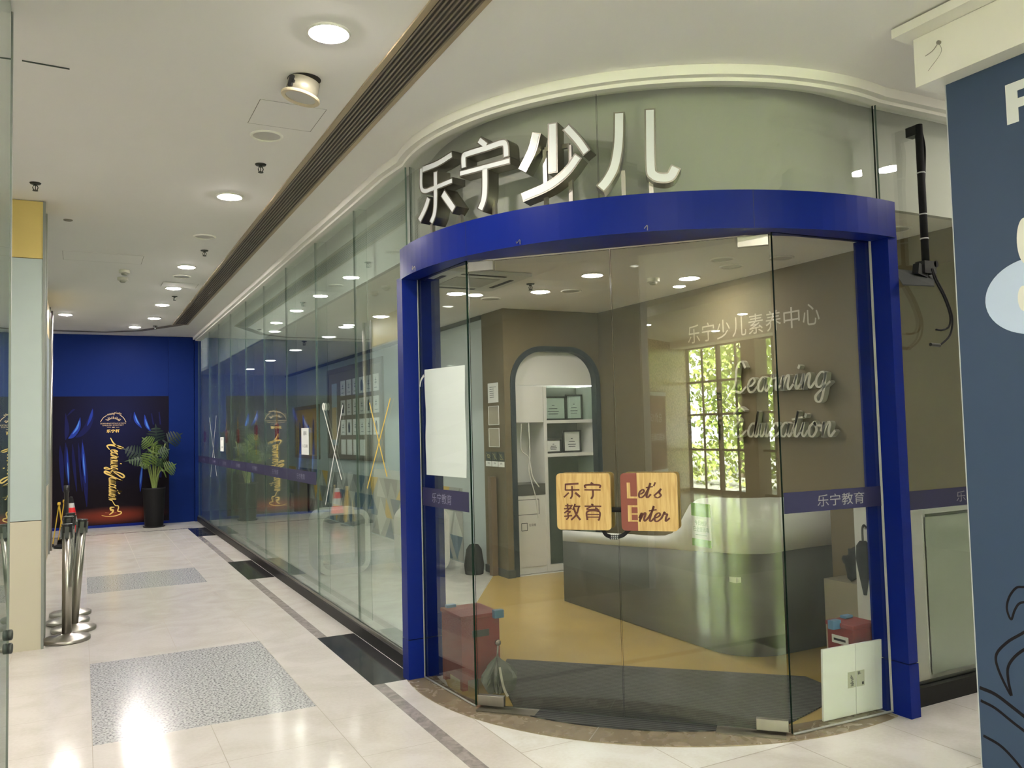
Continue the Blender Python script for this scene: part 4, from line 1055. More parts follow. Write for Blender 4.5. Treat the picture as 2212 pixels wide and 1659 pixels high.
# Chinese knot ornaments inside the glass
knr = mat('red silk', (.42, .05, .035), .5); kng = mat('gold silk', (.62, .42, .14), .5)
KN = [((440, 935), 15.70), ((488, 930), 13.2), ((513, 940), 12.14), ((552, 930), 10.77), ((597, 922), 9.51)]
k0 = thing('knot_ornament', 'red and gold paper knot ornament at the far end of the glass wall', 'ornament', (XG + .024, KN[0][1], 1.50), 'red knot ornaments inside the glass')
def ko(nm, bm, m):
    o = link(nm, bm, m); o.parent = k0
bm = bmesh.new()
for a in range(4):
    c, s = math.cos(a * math.pi / 2 + .785), math.sin(a * math.pi / 2 + .785)
    tube(bm, [(0, .045 * c + .038 * math.cos(i * math.pi / 6), .06 + .06 * s + .05 * math.sin(i * math.pi / 6)) for i in range(13)], .010, 6)
obox(bm, (0, 0, .06), (.008, 0, 0), (0, .038, .05), (0, -.038, .05)); ko('knot', bm, knr)
bm = bmesh.new(); obox(bm, (0, 0, .22), (.006, 0, 0), (0, .022, 0), (0, 0, .05)); obox(bm, (0, 0, .16), (.006, 0, 0), (0, .012, .012), (0, -.012, .012)); tube(bm, [(0, 0, .12), (0, 0, .33)], .004, 5); ko('charm', bm, kng)
bm = bmesh.new()
for i in range(7): tube(bm, [(0, .003 * (i - 3), -.05), (.002, .007 * (i - 3), -.22)], .004, 4)
ko('tassel', bm, kng)
for (p, yy), lab in zip(KN[1:], ('second from the far end', 'third from the far end', 'fourth from the far end', 'nearest the camera')):
    dup(k0, (XG + .024, yy, 1.50 + (.04 if yy < 11 else 0)), 'red and gold paper knot ornament inside the glass wall, ' + lab)

# ================================================================== SHOP INTERIOR
TX = 5.2
struct('wall_tan', B(((TX, 3.12, 0), (TX + .1, 7.92, ICEIL))), tan, 'tan wall behind the reception desk')
# arch wall with opening
AY = 7.82
archo = [(4.055, 0), (4.055, 2.0)] + [(4.455 - .40 * math.cos(t), 2.065 + .40 * math.sin(t)) for t in [i * math.pi / 20 for i in range(0, 11)]] + [(4.80 + .40 * math.sin(t), 2.065 + .40 * math.cos(t)) for t in [i * math.pi / 20 for i in range(0, 11)]] + [(5.198, 2.0), (5.198, 0)]
bm = bmesh.new()
tops = []
pr = None
for x, z in archo[1:-1]:
    cur = [bm.verts.new((x, AY, z)), bm.verts.new((x, AY, ICEIL)), bm.verts.new((x, AY + .08, ICEIL)), bm.verts.new((x, AY + .08, z))]
    if pr and (V(cur[0].co) - V(pr[0].co)).length > 1e-4:
        for i in range(4): bm.faces.new([pr[i], pr[(i + 1) % 4], cur[(i + 1) % 4], cur[i]])
    pr = cur
box(bm, (3.985, AY, 0), (4.055, AY + .08, ICEIL)); box(bm, (3.985, AY + .08, 0), (4.07, 8.35, ICEIL))
struct('wall_arch', bm, tan, 'tan wall with an arched opening at the back of the shop')
struct('wall_niche', B(((4.06, 8.30, 0), (5.3, 8.36, ICEIL))), wallw, 'back of the niche behind the arch')
bm = bmesh.new()
P = [V((x, AY - .012, z)) for x, z in [(4.085, 0), (4.085, 2.05)] + [(4.455 - .37 * math.cos(t), 2.065 + .37 * math.sin(t)) for t in [i * math.pi / 20 for i in range(1, 11)]] + [(4.80 + .37 * math.sin(t), 2.065 + .37 * math.cos(t)) for t in [i * math.pi / 20 for i in range(0, 10)]] + [(5.170, 2.05), (5.170, 0)]]
ribbon(bm, P, .058, .10, (0, -1, 0))
struct('trim_12', bm, dkfr, 'dark teal arch trim around the display niche')
struct('baseboard_left', B(((3.972, 7.79, .004), (4.055, 7.82, .085)), ((3.968, 7.79, .004), (3.985, 8.35, .085))), mat('dark skirting', (.06, .065, .06), .5), 'dark skirting of the tan wall corner')

# display cabinet inside the arch
t = thing('display_cabinet', 'built-in white cabinet with glass fronted shelves inside the arch', 'cabinet', (4.64, 8.0, 0))
y0, y1 = AY + .085, 8.28
link('upper_panel', B(((4.09, y0, 2.04), (5.19, y0 + .03, 2.44))), whitel, t)
link('back_panel', B(((4.545, y1 - .03, .02), (5.15, y1 - .021, 2.03))), mat('grey cabinet back', (.16, .17, .14), .6), t)
link('body', B(((4.09, y1 - .02, .02), (5.19, y1, 2.05)), ((4.505, y0, .02), (4.545, y1, 2.03)), ((4.09, y0, .02), (4.12, y1, 2.03)), ((5.15, y0, .02), (5.19, y1, 2.03))), whitel, t)
link('door', B(((4.115, y0 - .004, 1.635), (4.50, y0 + .016, 2.03))), whitel, t)
for z in (1.62, 1.25): link('shelf', B(((4.545, y0 + .004, z), (5.15, y1, z + .035))), whitel, t)
link('counter', B(((4.12, y0, .845), (4.505, y1, .965))), greye, t)
lowp = link('lower_panel', B(((4.12, y0 + .004, .08), (4.505, y0 + .02, .845))), whitel, t)
bm = bmesh.new()
for a, b in (((4.16, .64), (4.42, .64)), ((4.42, .64), (4.42, .38 + .42)), ((4.42, .80), (4.16, .80)), ((4.16, .80), (4.16, .64))): ribbon(bm, [V((a[0], y0 + .003, a[1])), V((b[0], y0 + .003, b[1]))], .006, .001, (0, -1, 0))
link('hatch_gap', bm, ink, lowp)
bm = bmesh.new()
for a, b in (((4.20, .47), (4.27, .47)), ((4.27, .47), (4.27, .55)), ((4.27, .55), (4.20, .55)), ((4.20, .55), (4.20, .47))): ribbon(bm, [V((a[0], y0 + .003, a[1])), V((b[0], y0 + .003, b[1]))], .006, .001, (0, -1, 0))
text(bm, '垃圾桶', Frame((0, y0 + .003, 0), (1, 0, 0), (0, 0, 1)), 4.29, .51, .085, .03, 0)
link('pictogram', bm, ink, lowp)
link('toe_board', B(((4.09, y0 + .01, 0.004), (5.19, y0 + .03, .08))), whitel, t)
glc = glass('cabinet glass', (.80, .86, .83), .05)
for x0, x1 in ((4.552, 4.845), (4.85, 5.145)):
    bm = bmesh.new(); box(bm, (x0, y0 - .002, 1.66), (x1, y0 + .004, 2.03)); link('glass_door', bm, glc, t)
    bm = bmesh.new(); box(bm, (x0, y0 - .002, .10), (x1, y0 + .004, 1.24)); link('glass_door', bm, glc, t)
frm = mat('dark picture frame', (.05, .05, .045), .4)
def cert(x, z, w, h, lab, yy=None):
    yy = yy or y0 + .16
    t = thing('certificate_frame', lab, 'framed certificate', (x, yy, z), 'framed certificates on the niche shelves')
    bm = bmesh.new()
    for a in ((x - w / 2, z, x - w / 2 + .018, z + h), (x + w / 2 - .018, z, x + w / 2, z + h), (x - w / 2, z, x + w / 2, z + .018), (x - w / 2, z + h - .018, x + w / 2, z + h)): box(bm, (a[0], yy, a[1]), (a[2], yy + .02, a[3]))
    link('frame', bm, frm, t)
    s = link('sheet', B(((x - w / 2 + .018, yy + .010, z + .018), (x + w / 2 - .018, yy + .018, z + h - .018))), paper, t)
    bm = bmesh.new()
    for i, (ww, zz) in enumerate(((.10, .62), (.34, .48), (.44, .36), (.38, .26))): ribbon(bm, [V((x - w * ww / 2, yy + .009, z + h * zz)), V((x + w * ww / 2, yy + .009, z + h * zz))], .007, .001, (0, -1, 0))
    link('print', bm, ink, s)
cert(4.73, 1.656, .33, .27, 'large framed certificate on the upper niche shelf'); cert(5.03, 1.656, .22, .29, 'tall framed certificate at the right of the upper niche shelf', y0 + .2)
cert(4.72, 1.286, .20, .16, 'small framed certificate on the middle niche shelf'); cert(4.99, 1.286, .24, .25, 'framed certificate at the right of the middle niche shelf', y0 + .2)
# loose cables in the open niche
bm = bmesh.new()
for pts in ([(4.22, 1.62), (4.21, 1.35), (4.30, 1.25), (4.34, 1.05), (4.42, .93)], [(4.31, 1.63), (4.315, 1.3), (4.30, 1.1), (4.38, .80), (4.40, .60)]):
    tube(bm, spline([(x, y0 - .012, z) for x, z in pts], 6), .006, 6)
tag(link('loose_cable', bm, mat('white cable', (.7, .7, .66), .5)), 'loose white cables dangling in the open niche left of the shelves', 'cable')

# notices on the tan corner (facing the corridor glass)
NX = 3.984
def flat(nm, lo, hi, m, lab, cat, grp=None):
    return tag(link(nm, B((lo, hi)), m), lab, cat, grp)
o = flat('paper_notice', (NX - .002, 7.965, 1.86), (NX, 8.215, 2.075), paper, 'white printed sheet on the tan wall corner left of the arch', 'notice')
bm = bmesh.new(); f = Frame((NX - .0026, 8.09, 1.97), (0, -1, 0), (0, 0, 1))
for i in range(6): ribbon(bm, [f.p(-.08, .06 - .022 * i), f.p(.03 if i else .08, .06 - .022 * i)], .005, 0, f.n)
link('print', bm, ink, o)
for z, lab in ((1.64, 'upper empty clear holder below the printed sheet'), (1.40, 'lower empty clear holder below the printed sheet')):
    t = thing('sign_holder', lab, 'sign holder', (NX, 8.08, z), 'empty clear holders')
    link('back', B(((NX - .003, 7.955, z - .02), (NX - .001, 8.205, z + .18))), mat('tan plastic', (.36, .33, .26), .35), t)
    bm = bmesh.new()
    for a, b in (((7.955, z - .02), (8.205, z - .02)), ((7.955, z + .18), (8.205, z + .18)), ((7.955, z - .02), (7.955, z + .18)), ((8.205, z - .02), (8.205, z + .18))): tube(bm, [(NX - .004, *a), (NX - .004, *b)], .004, 5)
    link('rim', bm, whitel, t)
for i, (lab) in enumerate(('left pictogram sign of the three on the tan corner', 'middle pictogram sign of the three on the tan corner', 'right pictogram sign of the three on the tan corner')):
    ya = 8.305 - i * .155; t = thing('pictogram_sign', lab, 'sign', (NX, ya - .07, 1.16), 'pictogram signs')
    link('plate', B(((NX - .003, ya - .142, 1.225), (NX, ya, 1.325))), mat('dark green plate', (.035, .05, .045), .5), t); link('caption', B(((NX - .003, ya - .142, 1.165), (NX, ya, 1.222))), paper, t)
    bm = bmesh.new(); f = Frame((NX - .0036, ya - .071, 1.275), (0, -1, 0), (0, 0, 1)); ribbon(bm, [f.p(-.05, .035), f.p(.05, -.035)], .006, 0, f.n)
    if i == 0: ribbon(bm, spline([tuple(f.p(-.04, 0)), tuple(f.p(0, .02)), tuple(f.p(.04, 0)), tuple(f.p(0, -.015)), tuple(f.p(-.03, -.005))], 4), .008, 0, f.n)
    elif i == 1: ribbon(bm, [f.p(-.01, -.035), f.p(-.01, .03)], .008, 0, f.n); ribbon(bm, [f.p(.012, -.03), f.p(.012, .035)], .006, 0, f.n)
    else: ribbon(bm, [f.p(-.02, -.03), f.p(-.02, .02), f.p(.02, .02), f.p(.02, -.03), f.p(-.02, -.03)], .006, 0, f.n)
    link('symbol', bm, mat('olive print', (.40, .36, .16), .5), t)
    bm = bmesh.new(); text(bm, ('禁烟', '禁食', '禁拍')[i], Frame((NX - .0036, ya - .071, 1.185), (0, -1, 0), (0, 0, 1)), -.025, .005, .05, .022, 0); link('print', bm, ink, t)
a = fl = atz(1066, 1245, .004)
bm = bmesh.new(); box(bm, (3.90, 8.02, .006), (3.965, 8.10, 1.06)); tag(link('wood_plank', bm, mat('brown plank', (.16, .11, .065), .5, var=.2)), 'brown plank standing against the tan wall corner', 'plank')
bm = bmesh.new(); lathe(bm, [(0, .006), (.10, .006), (.11, .1), (.085, .27), (.05, .32), (0, .33)], 16, (3.80, 8.28, 0)); tag(link('black_bag', bm, blackr, smooth=True), 'black bag standing beside the brown plank', 'bag')

# reception desk ------------------------------------------------------------
t = thing('reception_desk', 'two tone reception desk, white above and charcoal below, with a swooping top edge', 'desk', (4.2, 5.3, 0))
dp = [(3.87, 6.50), (3.87, 6.1), (3.87, 5.6), (3.87, 5.2), (3.87, 5.02), (3.87, 4.92), (3.87, 4.84), (3.87, 4.77), (3.87, 4.71), (3.87, 4.62), (3.87, 4.52)] + [(4.19 - .32 * math.cos(a), 4.51 - .32 * math.sin(a)) for a in [i * math.pi / 24 for i in range(1, 12)]] + [(4.22, 4.19), (4.45, 4.19), (4.70, 4.19)]
zt = [.64, .665, .70, .725, .745, .775, .84, .93, 1.00, 1.045, 1.06] + [1.065] * 11 + [1.06, 1.05, 1.03]
zb = [.545, .57, .605, .635, .648, .656, .66, .665, .67, .675, .68] + [.69] * 11 + [.695, .70, .70]
bm = bmesh.new(); wall_path(bm, dp, 0, .03, .01, zb); link('lower_front', bm, greye, t, True)
bm = bmesh.new(); wall_path(bm, dp, 0, .03, [z + .001 for z in zb], zt); link('upper_front', bm, whitel, t, True)
link('worktop', B(((3.905, 4.30, .50), (4.62, 6.49, .535))), whitel, t); link('end_panel', B(((3.905, 6.46, .01), (4.6, 6.495, .50))), greye, t); link('back_panel', B(((4.60, 4.23, .01), (4.625, 6.49, .50))), greye, t)
for m_ in ('charcoal laminate', 'white laminate'): pass
nt_ = flat('disinfection_notice', (3.862, 4.485, .715), (3.868, 4.685, 1.015), paper, 'green and white printed notice taped on the white front of the reception desk', 'notice')
link('green_band', B(((3.8612, 4.485, .925), (3.8635, 4.685, 1.016)), ((3.8612, 4.485, .714), (3.8635, 4.685, .766))), mat('leaf green print', (.22, .46, .10), .5), nt_)
bm = bmesh.new(); f = Frame((3.8612, 4.585, .85), (0, -1, 0), (0, 0, 1)); text(bm, '今日校区', f, -.068, .012, .136, .034, 0); text(bm, '已全面消毒', f, -.082, -.032, .164, .034, 0); ribbon(bm, [f.p(-.06, -.055, .001), f.p(.06, -.055, .001)], .004, 0, f.n)
link('print', bm, mat('dark green print', (.10, .22, .07), .5), nt_)

# wall lettering ------------------------------------------------------------
wl = mat('pale metal letters', (.40, .39, .31), .4)
wf = mat('grey dimensional letters', (.22, .19, .14), .45)
LXw = TX - .055
def wallscript(first, rest, px, x0y, size_h, lab):
    t = thing('wall_lettering', lab, 'wall lettering', (TX, x0y, px), 'dimensional script words')
    bm = bmesh.new(); f = Frame((LXw, x0y, px), (0, -1, 0), (0, 0, 1))
    x = script(bm, first, f, size_h * .95, size_h * 1.3, .026, .05, slant=.12, calli=.5)
    script(bm, rest, Frame(f.p(x + .02, 0), (0, -1, 0), (0, 0, 1)), size_h * .82, size_h * .95, .026, .05, slant=.12, calli=.45)
    link('letters', bm, wl, t)
wallscript('L', 'earning', 1.835, 5.66, .150, 'raised script word Learning on the tan wall')
wallscript('E', 'ducation', 1.45, 5.66, .142, 'raised script word Education on the tan wall, below the word Learning')
for i, (c, y, z) in enumerate((('乐', 6.24, 1.68), ('宁', 5.97, 1.68), ('教', 6.24, 1.42), ('育', 5.97, 1.42))):
    bm = bmesh.new(); f = Frame((LXw, y, z), (0, -1, 0), (0, 0, 1)); text(bm, c, f, 0, 0, .21, .21, 0)
    bmesh.ops.solidify(bm, geom=bm.faces[:], thickness=.03)
    tag(link('wall_character', bm, wf), 'grey raised character %s on the tan wall, %s of the four' % (c, ('upper left', 'upper right', 'lower left', 'lower right')[i]), 'wall lettering', 'raised characters on the tan wall')
bm = bmesh.new(); f = Frame((TX - .004, 6.26, 2.345), (0, -1, 0), (0, 0, 1))
x = 0
for c in '乐宁少儿素养中心': text(bm, c, f, x, 0, .175, .175, 0); x += .205
tag(link('wall_slogan', bm, mat('pale wall print', (.36, .33, .26), .6)), 'row of eight pale characters high on the tan wall', 'wall lettering')

# low beige unit, bag and white cabinet at the right --------------------------
flat('low_cabinet', (4.42, 3.73, .005), (4.73, 4.02, .52), mat('beige laminate', (.42, .38, .29), .5), 'low beige unit in the corner between the desk and the right cabinet', 'cabinet')
rnd = random.Random(3)
def blob(c, r, m, nm, lab, cat, sub=3, amp=.25):
    bm = bmesh.new(); bmesh.ops.create_icosphere(bm, subdivisions=sub, radius=1)
    ph = [rnd.uniform(0, 6) for _ in range(6)]
    for v in bm.verts:
        k = 1 + amp * (math.sin(5 * v.co.x + ph[0]) * math.sin(6 * v.co.z + ph[1]) + .6 * math.sin(11 * v.co.y + ph[2]) * math.sin(9 * v.co.z + ph[3]))
        v.co = V((c[0] + v.co.x * r[0] * k, c[1] + v.co.y * r[1] * k, c[2] + v.co.z * r[2] * k))
    return tag(link(nm, bm, m, smooth=True), lab, cat)
blob((4.52, 3.83, .635), (.085, .07, .10), blackr, 'black_bag', 'crumpled black bag lying on the low beige unit', 'bag')
t = thing('side_cabinet', 'white cabinet standing against the right glass wall', 'cabinet', (4.8, 3.4, 0))
link('back_panel', B(((4.345, 3.20, .10), (5.19, 3.225, 1.00))), mat('frosted cabinet back', (.37, .41, .35), .8), t)
bm = bmesh.new(); tube(bm, [(4.336, 3.57, .903), (4.300, 3.57, .903), (4.294, 3.57, .915)], .005, 6); link('hook', bm, steel, t)
link('body', B(((4.36, 3.225, .005), (5.18, 3.60, 1.0))), whitel, t); link('end_panel', B(((4.335, 3.20, .005), (4.36, 3.68, 1.02))), whitel, t)
link('worktop', B(((4.33, 3.19, 1.02), (5.195, 3.69, 1.045))), whitel, t)
# black umbrella hanging on the cabinet end
t = thing('black_umbrella', 'folded black umbrella hanging on the end of the white cabinet', 'umbrella', (4.29, 3.35, .5))
bm = bmesh.new(); lathe(bm, [(0, .50), (.010, .50), (.030, .62), (.045, .72), (.040, .80), (.02, .83), (0, .83)], 14, (4.275, 3.57, 0)); link('canopy', bm, blackr, t, True)
bm = bmesh.new(); tube(bm, spline([(4.275, 3.57, .82), (4.275, 3.57, .90), (4.290, 3.57, .925), (4.308, 3.57, .91)], 5), .007, 7); link('handle', bm, black, t, True)
# things on the right cabinet
flat('blue_box', (4.37, 3.22, 1.045), (4.55, 3.36, 1.115), bglass, 'flat blue box on the white cabinet behind the right glass', 'box')
t = thing('small_device', 'small dark blue device on the white cabinet behind the right glass', 'device', (4.7, 3.3, 1.045)); link('body', bevel(B(((4.63, 3.24, 1.046), (4.80, 3.38, 1.10))), .012, 2), mat('dark blue plastic', (.02, .03, .09), .35), t); link('foot', B(((4.66, 3.27, 1.0452), (4.68, 3.29, 1.047))), black, t)
t = thing('reed_diffuser', 'glass bottle with two black reed sticks on the white cabinet', 'diffuser', (4.58, 3.5, 1.045))
bm = bmesh.new(); lathe(bm, [(0, .001), (.03, .001), (.03, .06), (.012, .08), (.012, .10), (0, .10)], 18, (4.58, 3.50, 1.045)); link('bottle', bm, mat('amber bottle', (.05, .05, .06), .15), t, True)
bm = bmesh.new(); tube(bm, [(4.58, 3.50, 1.10), (4.555, 3.50, 1.43)], .006, 6); tube(bm, [(4.585, 3.50, 1.10), (4.615, 3.50, 1.43)], .006, 6); link('stick', bm, black, t)

# bands on side panes and right glass
def bandpane(p0, p1, z0, z1, off, lab, txt, tx0, tw, m=navy, z=None):
    p0, p1 = V(p0), V(p1); tdir = (p1 - p0).normalized(); n = V((tdir.y, -tdir.x, 0))
    if n.dot(V((1, 1, 0))) > 0: n = -n
    f = Frame((p0.x, p0.y, 0), (tdir.x, tdir.y, 0), (0, 0, 1)); 
    bm = bmesh.new(); L = (p1 - p0).length; poly(bm, [f.p(0, z0, off), f.p(L, z0, off), f.p(L, z1, off), f.p(0, z1, off)], .0008, f.n)
    o = tag(link('sticker_band', bm, m), lab, 'sticker', 'navy sticker bands on the glass')
    bm = bmesh.new(); text(bm, txt, f, tx0, (z0 + z1) / 2 - .031, tw, .062, off + .0008); link('lettering', bm, mat('grey film lettering') if txt[-1] == '育' and tx0 < .2 else mat('pale film lettering', (.24, .23, .24), .6), o)
bandpane((1.95, 5.00), (1.988, 4.37), 1.10, 1.215, .0075, 'navy sticker band across the fixed pane left of the doors', '乐宁教育', .14, .27)
bandpane((3.17, 3.126), (3.862, 3.0925), 1.108, 1.215, .0075, 'navy sticker band across the fixed pane right of the doors', '乐宁教育', .225, .335)
bandpane((3.99, YG), (5.6, YG), 1.065, 1.17, .0012, 'navy sticker band across the glass wall behind the slate pillar', '乐宁教育', .52, .36)
# white sheet taped on the left side pane
f = Frame((1.952, 4.96, 0), (.040, -.63, 0), (0, 0, 1))
bm = bmesh.new(); n_ = 8
prv = None
for i in range(n_ + 1):
    zz = 1.297 + (1.965 - 1.297) * i / n_; w = .004 * math.sin(i * 1.7); a, b = bm.verts.new(f.p(.030 + w, zz, .010 + .002 * math.sin(i))), bm.verts.new(f.p(.575 + w * .6, zz + (-.012 if i == n_ else 0), .010 + .003 * math.cos(i * 1.3)))
    if prv: bm.faces.new([prv[0], prv[1], b, a])
    prv = (a, b)
o = tag(link('blank_sheet', bm, mat('pale sheet', (.66, .72, .68), .5)), 'large blank pale sheet of paper taped on the fixed pane left of the doors', 'paper sheet')
bm = bmesh.new(); ribbon(bm, spline([tuple(f.p(.02, 1.93, .011)), tuple(f.p(-.02, 1.90, .013)), tuple(f.p(-.035, 1.86, .014))], 5), .018, 0, f.n); link('tape_end', bm, mat('clear tape', (.6, .6, .56), .3), o)

# red boxes --------------------------------------------------------------
def redbox(x0, y0, x1, y1, lab, hface, z=.006):
    t = thing('red_box', lab, 'box', ((x0 + x1) / 2, (y0 + y1) / 2, .006), 'red wooden boxes with lids')
    zb_ = .065
    bm = B(((x0, y0, zb_), (x1, y1, .425)))
    link('body', bm, red, t)
    for lx, ly in ((x0, y0), (x1 - .035, y0), (x0, y1 - .035), (x1 - .035, y1 - .035)): link('foot', B(((lx, ly, z), (lx + .035, ly + .035, zb_))), red, t)
    link('lid', bevel(B(((x0 - .008, y0 - .008, .426), (x1 + .008, y1 + .008, .450))), .003, 1), red, t)
    lm = mat('white plastic pull', (.62, .62, .57), .5) if hface == 'w' else mat('dark label', (.035, .035, .035), .5)
    cx = (x0 + x1) / 2; cy = (y0 + y1) / 2
    if hface == 'w':
        pl_ = link('pull_plate', B(((x0 - .005, cy - .055, .335), (x0, cy + .055, .378))), lm, t); link('slot', B(((x0 - .007, cy - .04, .350), (x0 - .005, cy + .04, .362))), black, pl_)
    else: link('pull_plate', B(((cx - .055, y0 - .005, .315), (cx + .055, y0, .355))), lm, t)
    for cx_, cy_ in ((x1 - .02, y0 - .022), (x0 + .05, y1 - .02)) if hface != 'w' else ((x0 - .03, y0 + .10), (x1 - .06, y1 - .03)):
        link('corner_clip', bevel(B(((cx_ - .03, cy_ - .02, .418 if hface != 'w' or cx_ < x0 else .451), (cx_ + .035, cy_ + .02, .468))), .006, 2), mat('blue plastic clip', (.09, .20, .36), .4), t)
redbox(2.035, 4.64, 2.29, 4.945, 'red wooden lidded box behind the fixed pane left of the doors', 'd')
redbox(3.75, 3.225, 3.93, 3.40, 'red wooden lidded box with white pull plate behind the leaning white panels', 'w', .0125)
# white panels leaning behind the right side pane
bm = bmesh.new()
t = thing('white_panel', 'two white boards leaning side by side behind the fixed pane right of the doors', 'board', (3.66, 3.16, .006))
for x0, x1 in ((3.442, 3.672), (3.676, 3.895)):
    ya, yb = 3.190 - .05 * (x0 - 3.442), 3.190 - .05 * (x1 - 3.442)
    bm = bmesh.new(); obox(bm, ((x0 + x1) / 2, (ya + yb) / 2 - .018, .194), V((x1 - x0, yb - ya, 0)) / 2, V((.05, 1, 0)).normalized() * .006, V((0, -.006, .186))); link('board', bm, mat('white board', (.82, .82, .80), .5, var=.05), t)
bm = bmesh.new()
for x0, x1, yy in ((3.615, 3.670, 3.1548), (3.678, 3.735, 3.1515)): obox(bm, ((x0 + x1) / 2, yy, .195), ((x1 - x0) / 2, -.0014, 0), (0, .0006, 0), (0, -.0015, .042))
lb = link('label', bm, mat('label paper', (.50, .50, .40), .6), t)
bm = bmesh.new(); r_ = random.Random(5)
for i in range(14):
    zz = .165 + .0045 * i; w_ = r_.choice((.008, .014, .02)); obox(bm, (3.645 + r_.uniform(-.004, .004), 3.1538, zz), (w_ / 2, 0, 0), (0, .0004, 0), (0, 0, .0014))
for i in range(6): obox(bm, (3.69 + .006 * i, 3.1502, .225), (.0012 if i % 2 else .002, 0, 0), (0, .0004, 0), (0, 0, .008))
obox(bm, (3.722, 3.1502, .168), (.007, 0, 0), (0, .0004, 0), (0, 0, .007))
link('print', bm, ink, lb)

# grey umbrella with ball handle
UX, UY = 2.205, 4.505
t = thing('grey_umbrella', 'crumpled silver grey umbrella with a metal ball handle beside the red box', 'umbrella', (UX, UY, .012))
bm = bmesh.new(); N = 44; prof_ = [(.050, .014), (.066, .025), (.076, .055), (.084, .09), (.078, .125), (.060, .155), (.036, .18), (.014, .20), (.008, .21)]
rings = []
for r, z in prof_:
    row = []
    for i in range(N):
        a = 2 * math.pi * i / N; k = 1 + .26 * math.sin(6 * a + 9 * z) + .16 * math.sin(13 * a - 21 * z) + .10 * math.sin(23 * a + 30 * z)
        k *= 1 + .35 * max(0, math.cos(a + .25)) * (1 - abs(z - .10) * 6 if abs(z - .10) < .16 else 0)
        row.append(bm.verts.new((UX + r * k * math.cos(a), UY + r * k * math.sin(a) * .8, z + (.012 * math.sin(5 * a) if z > .06 else 0))))
    rings.append(row)
for a, b in zip(rings, rings[1:]):
    for i in range(N): bm.faces.new([a[i], a[(i + 1) % N], b[(i + 1) % N], b[i]])
bm.faces.new(rings[-1])
link('canopy', bm, mat('silver grey fabric', (.13, .14, .13), .38, .2, var=.3, vscale=15), t, False)
bm = bmesh.new(); tube(bm, [(UX, UY, .20), (UX + .006, UY, .285)], .006, 8); link('shaft', bm, steel, t, True)
bm = bmesh.new(); bmesh.ops.create_icosphere(bm, subdivisions=3, radius=.019); bmesh.ops.translate(bm, vec=(UX + .007, UY, .300), verts=bm.verts); link('ball_handle', bm, mat('polished ball', (.35, .30, .29), .15, .9), t, True)
bm = bmesh.new(); a, n0 = V((UX - .03, UY - .10, .20)), V((-.3, -.95, 0)).normalized()
ribbon(bm, [V(p) for p in spline([(UX - .01, UY - .05, .17), (UX - .02, UY - .10, .10), (UX - .01, UY - .11, .05), (UX + .005, UY - .12, .017)], 5)], .014, 0, n0); link('strap', bm, mat('pale strap', (.45, .42, .38), .6), t)

# ceiling items of the shop -------------------------------------------------
I0 = downlight('lit downlight inside the shop ceiling, nearest the curved glass', 'ceiling light', (3.84, 5.837, ICEIL), lampi, 'lit shop downlights')
lamph = lampmat('lit hall lamp diffuser', 32.0)
for x, y, lab in ((3.123, 7.073, 'lit shop downlight over the left door leaf'), (3.831, 6.72, 'lit shop downlight in front of the arch'), (4.739, 5.661, 'lit shop downlight close to the tan wall'), (2.84, 9.77, 'lit hall downlight, second from the shop'), (2.95, 8.77, 'lit hall downlight nearest the shop'), (2.92, 10.85, 'lit hall downlight, third from the shop'), (2.9, 12.7, 'lit hall downlight, fourth from the shop'), (2.9, 14.6, 'lit hall downlight, fifth from the shop'), (2.9, 16.6, 'lit hall downlight at the far end')):
    t = dup(I0, (x, y, ICEIL), lab)
    if 'hall' in lab:
        for c in t.children:
            if c.name.startswith('diffuser'): c.data = c.data.copy(); c.data.materials[0] = lamph
W0 = downlight('unlit shop downlight seen beside the smoke detector', 'ceiling light', (4.454, 4.92, ICEIL), offl, 'unlit shop downlights', -.002)
for x, y, lab in ((4.866, 4.709, 'unlit shop downlight close to the tan wall, above the right door leaf'), (4.726, 5.115, 'unlit shop downlight between two others by the tan wall'), (3.579, 7.269, 'unlit shop downlight by the tan corner'), (4.9, 3.7, 'unlit shop downlight above the white side cabinet'), (4.1, 6.6, 'unlit shop downlight in front of the arch')):
    dup(W0, (x, y, ICEIL), lab)
smoke('smoke detector on the shop ceiling above the reception desk', (4.45, 5.80, ICEIL), None)
dup(s0, (3.55, 6.4, ICEIL), 'sprinkler on the shop ceiling left of the middle downlight', group='shop sprinklers'); dup(s0, (2.75, 11.5, ICEIL), 'sprinkler on the hall ceiling behind the glass wall', group='shop sprinklers')
t = thing('ceiling_air_conditioner', 'square ceiling cassette air conditioner inside the shop at the left', 'air conditioner', (2.92, 6.35, ICEIL))
x0, y0_, x1, y1_ = 2.52, 5.95, 3.32, 6.75
link('panel', bevel(B(((x0, y0_, ICEIL - .03), (x1, y1_, ICEIL - .001))), .008, 2), whitel, t)
link('intake_grille', B(((x0 + .2, y0_ + .2, ICEIL - .034), (x1 - .2, y1_ - .2, ICEIL - .030))), mat('grey grille', (.42, .42, .39), .5), t)
for a in ((x0 + .2, y0_ + .07, x1 - .2, y0_ + .11), (x0 + .2, y1_ - .11, x1 - .2, y1_ - .07), (x0 + .07, y0_ + .2, x0 + .11, y1_ - .2), (x1 - .11, y0_ + .2, x1 - .07, y1_ - .2)): link('air_outlet', B(((a[0], a[1], ICEIL - .033), (a[2], a[3], ICEIL - .030))), ink, t)

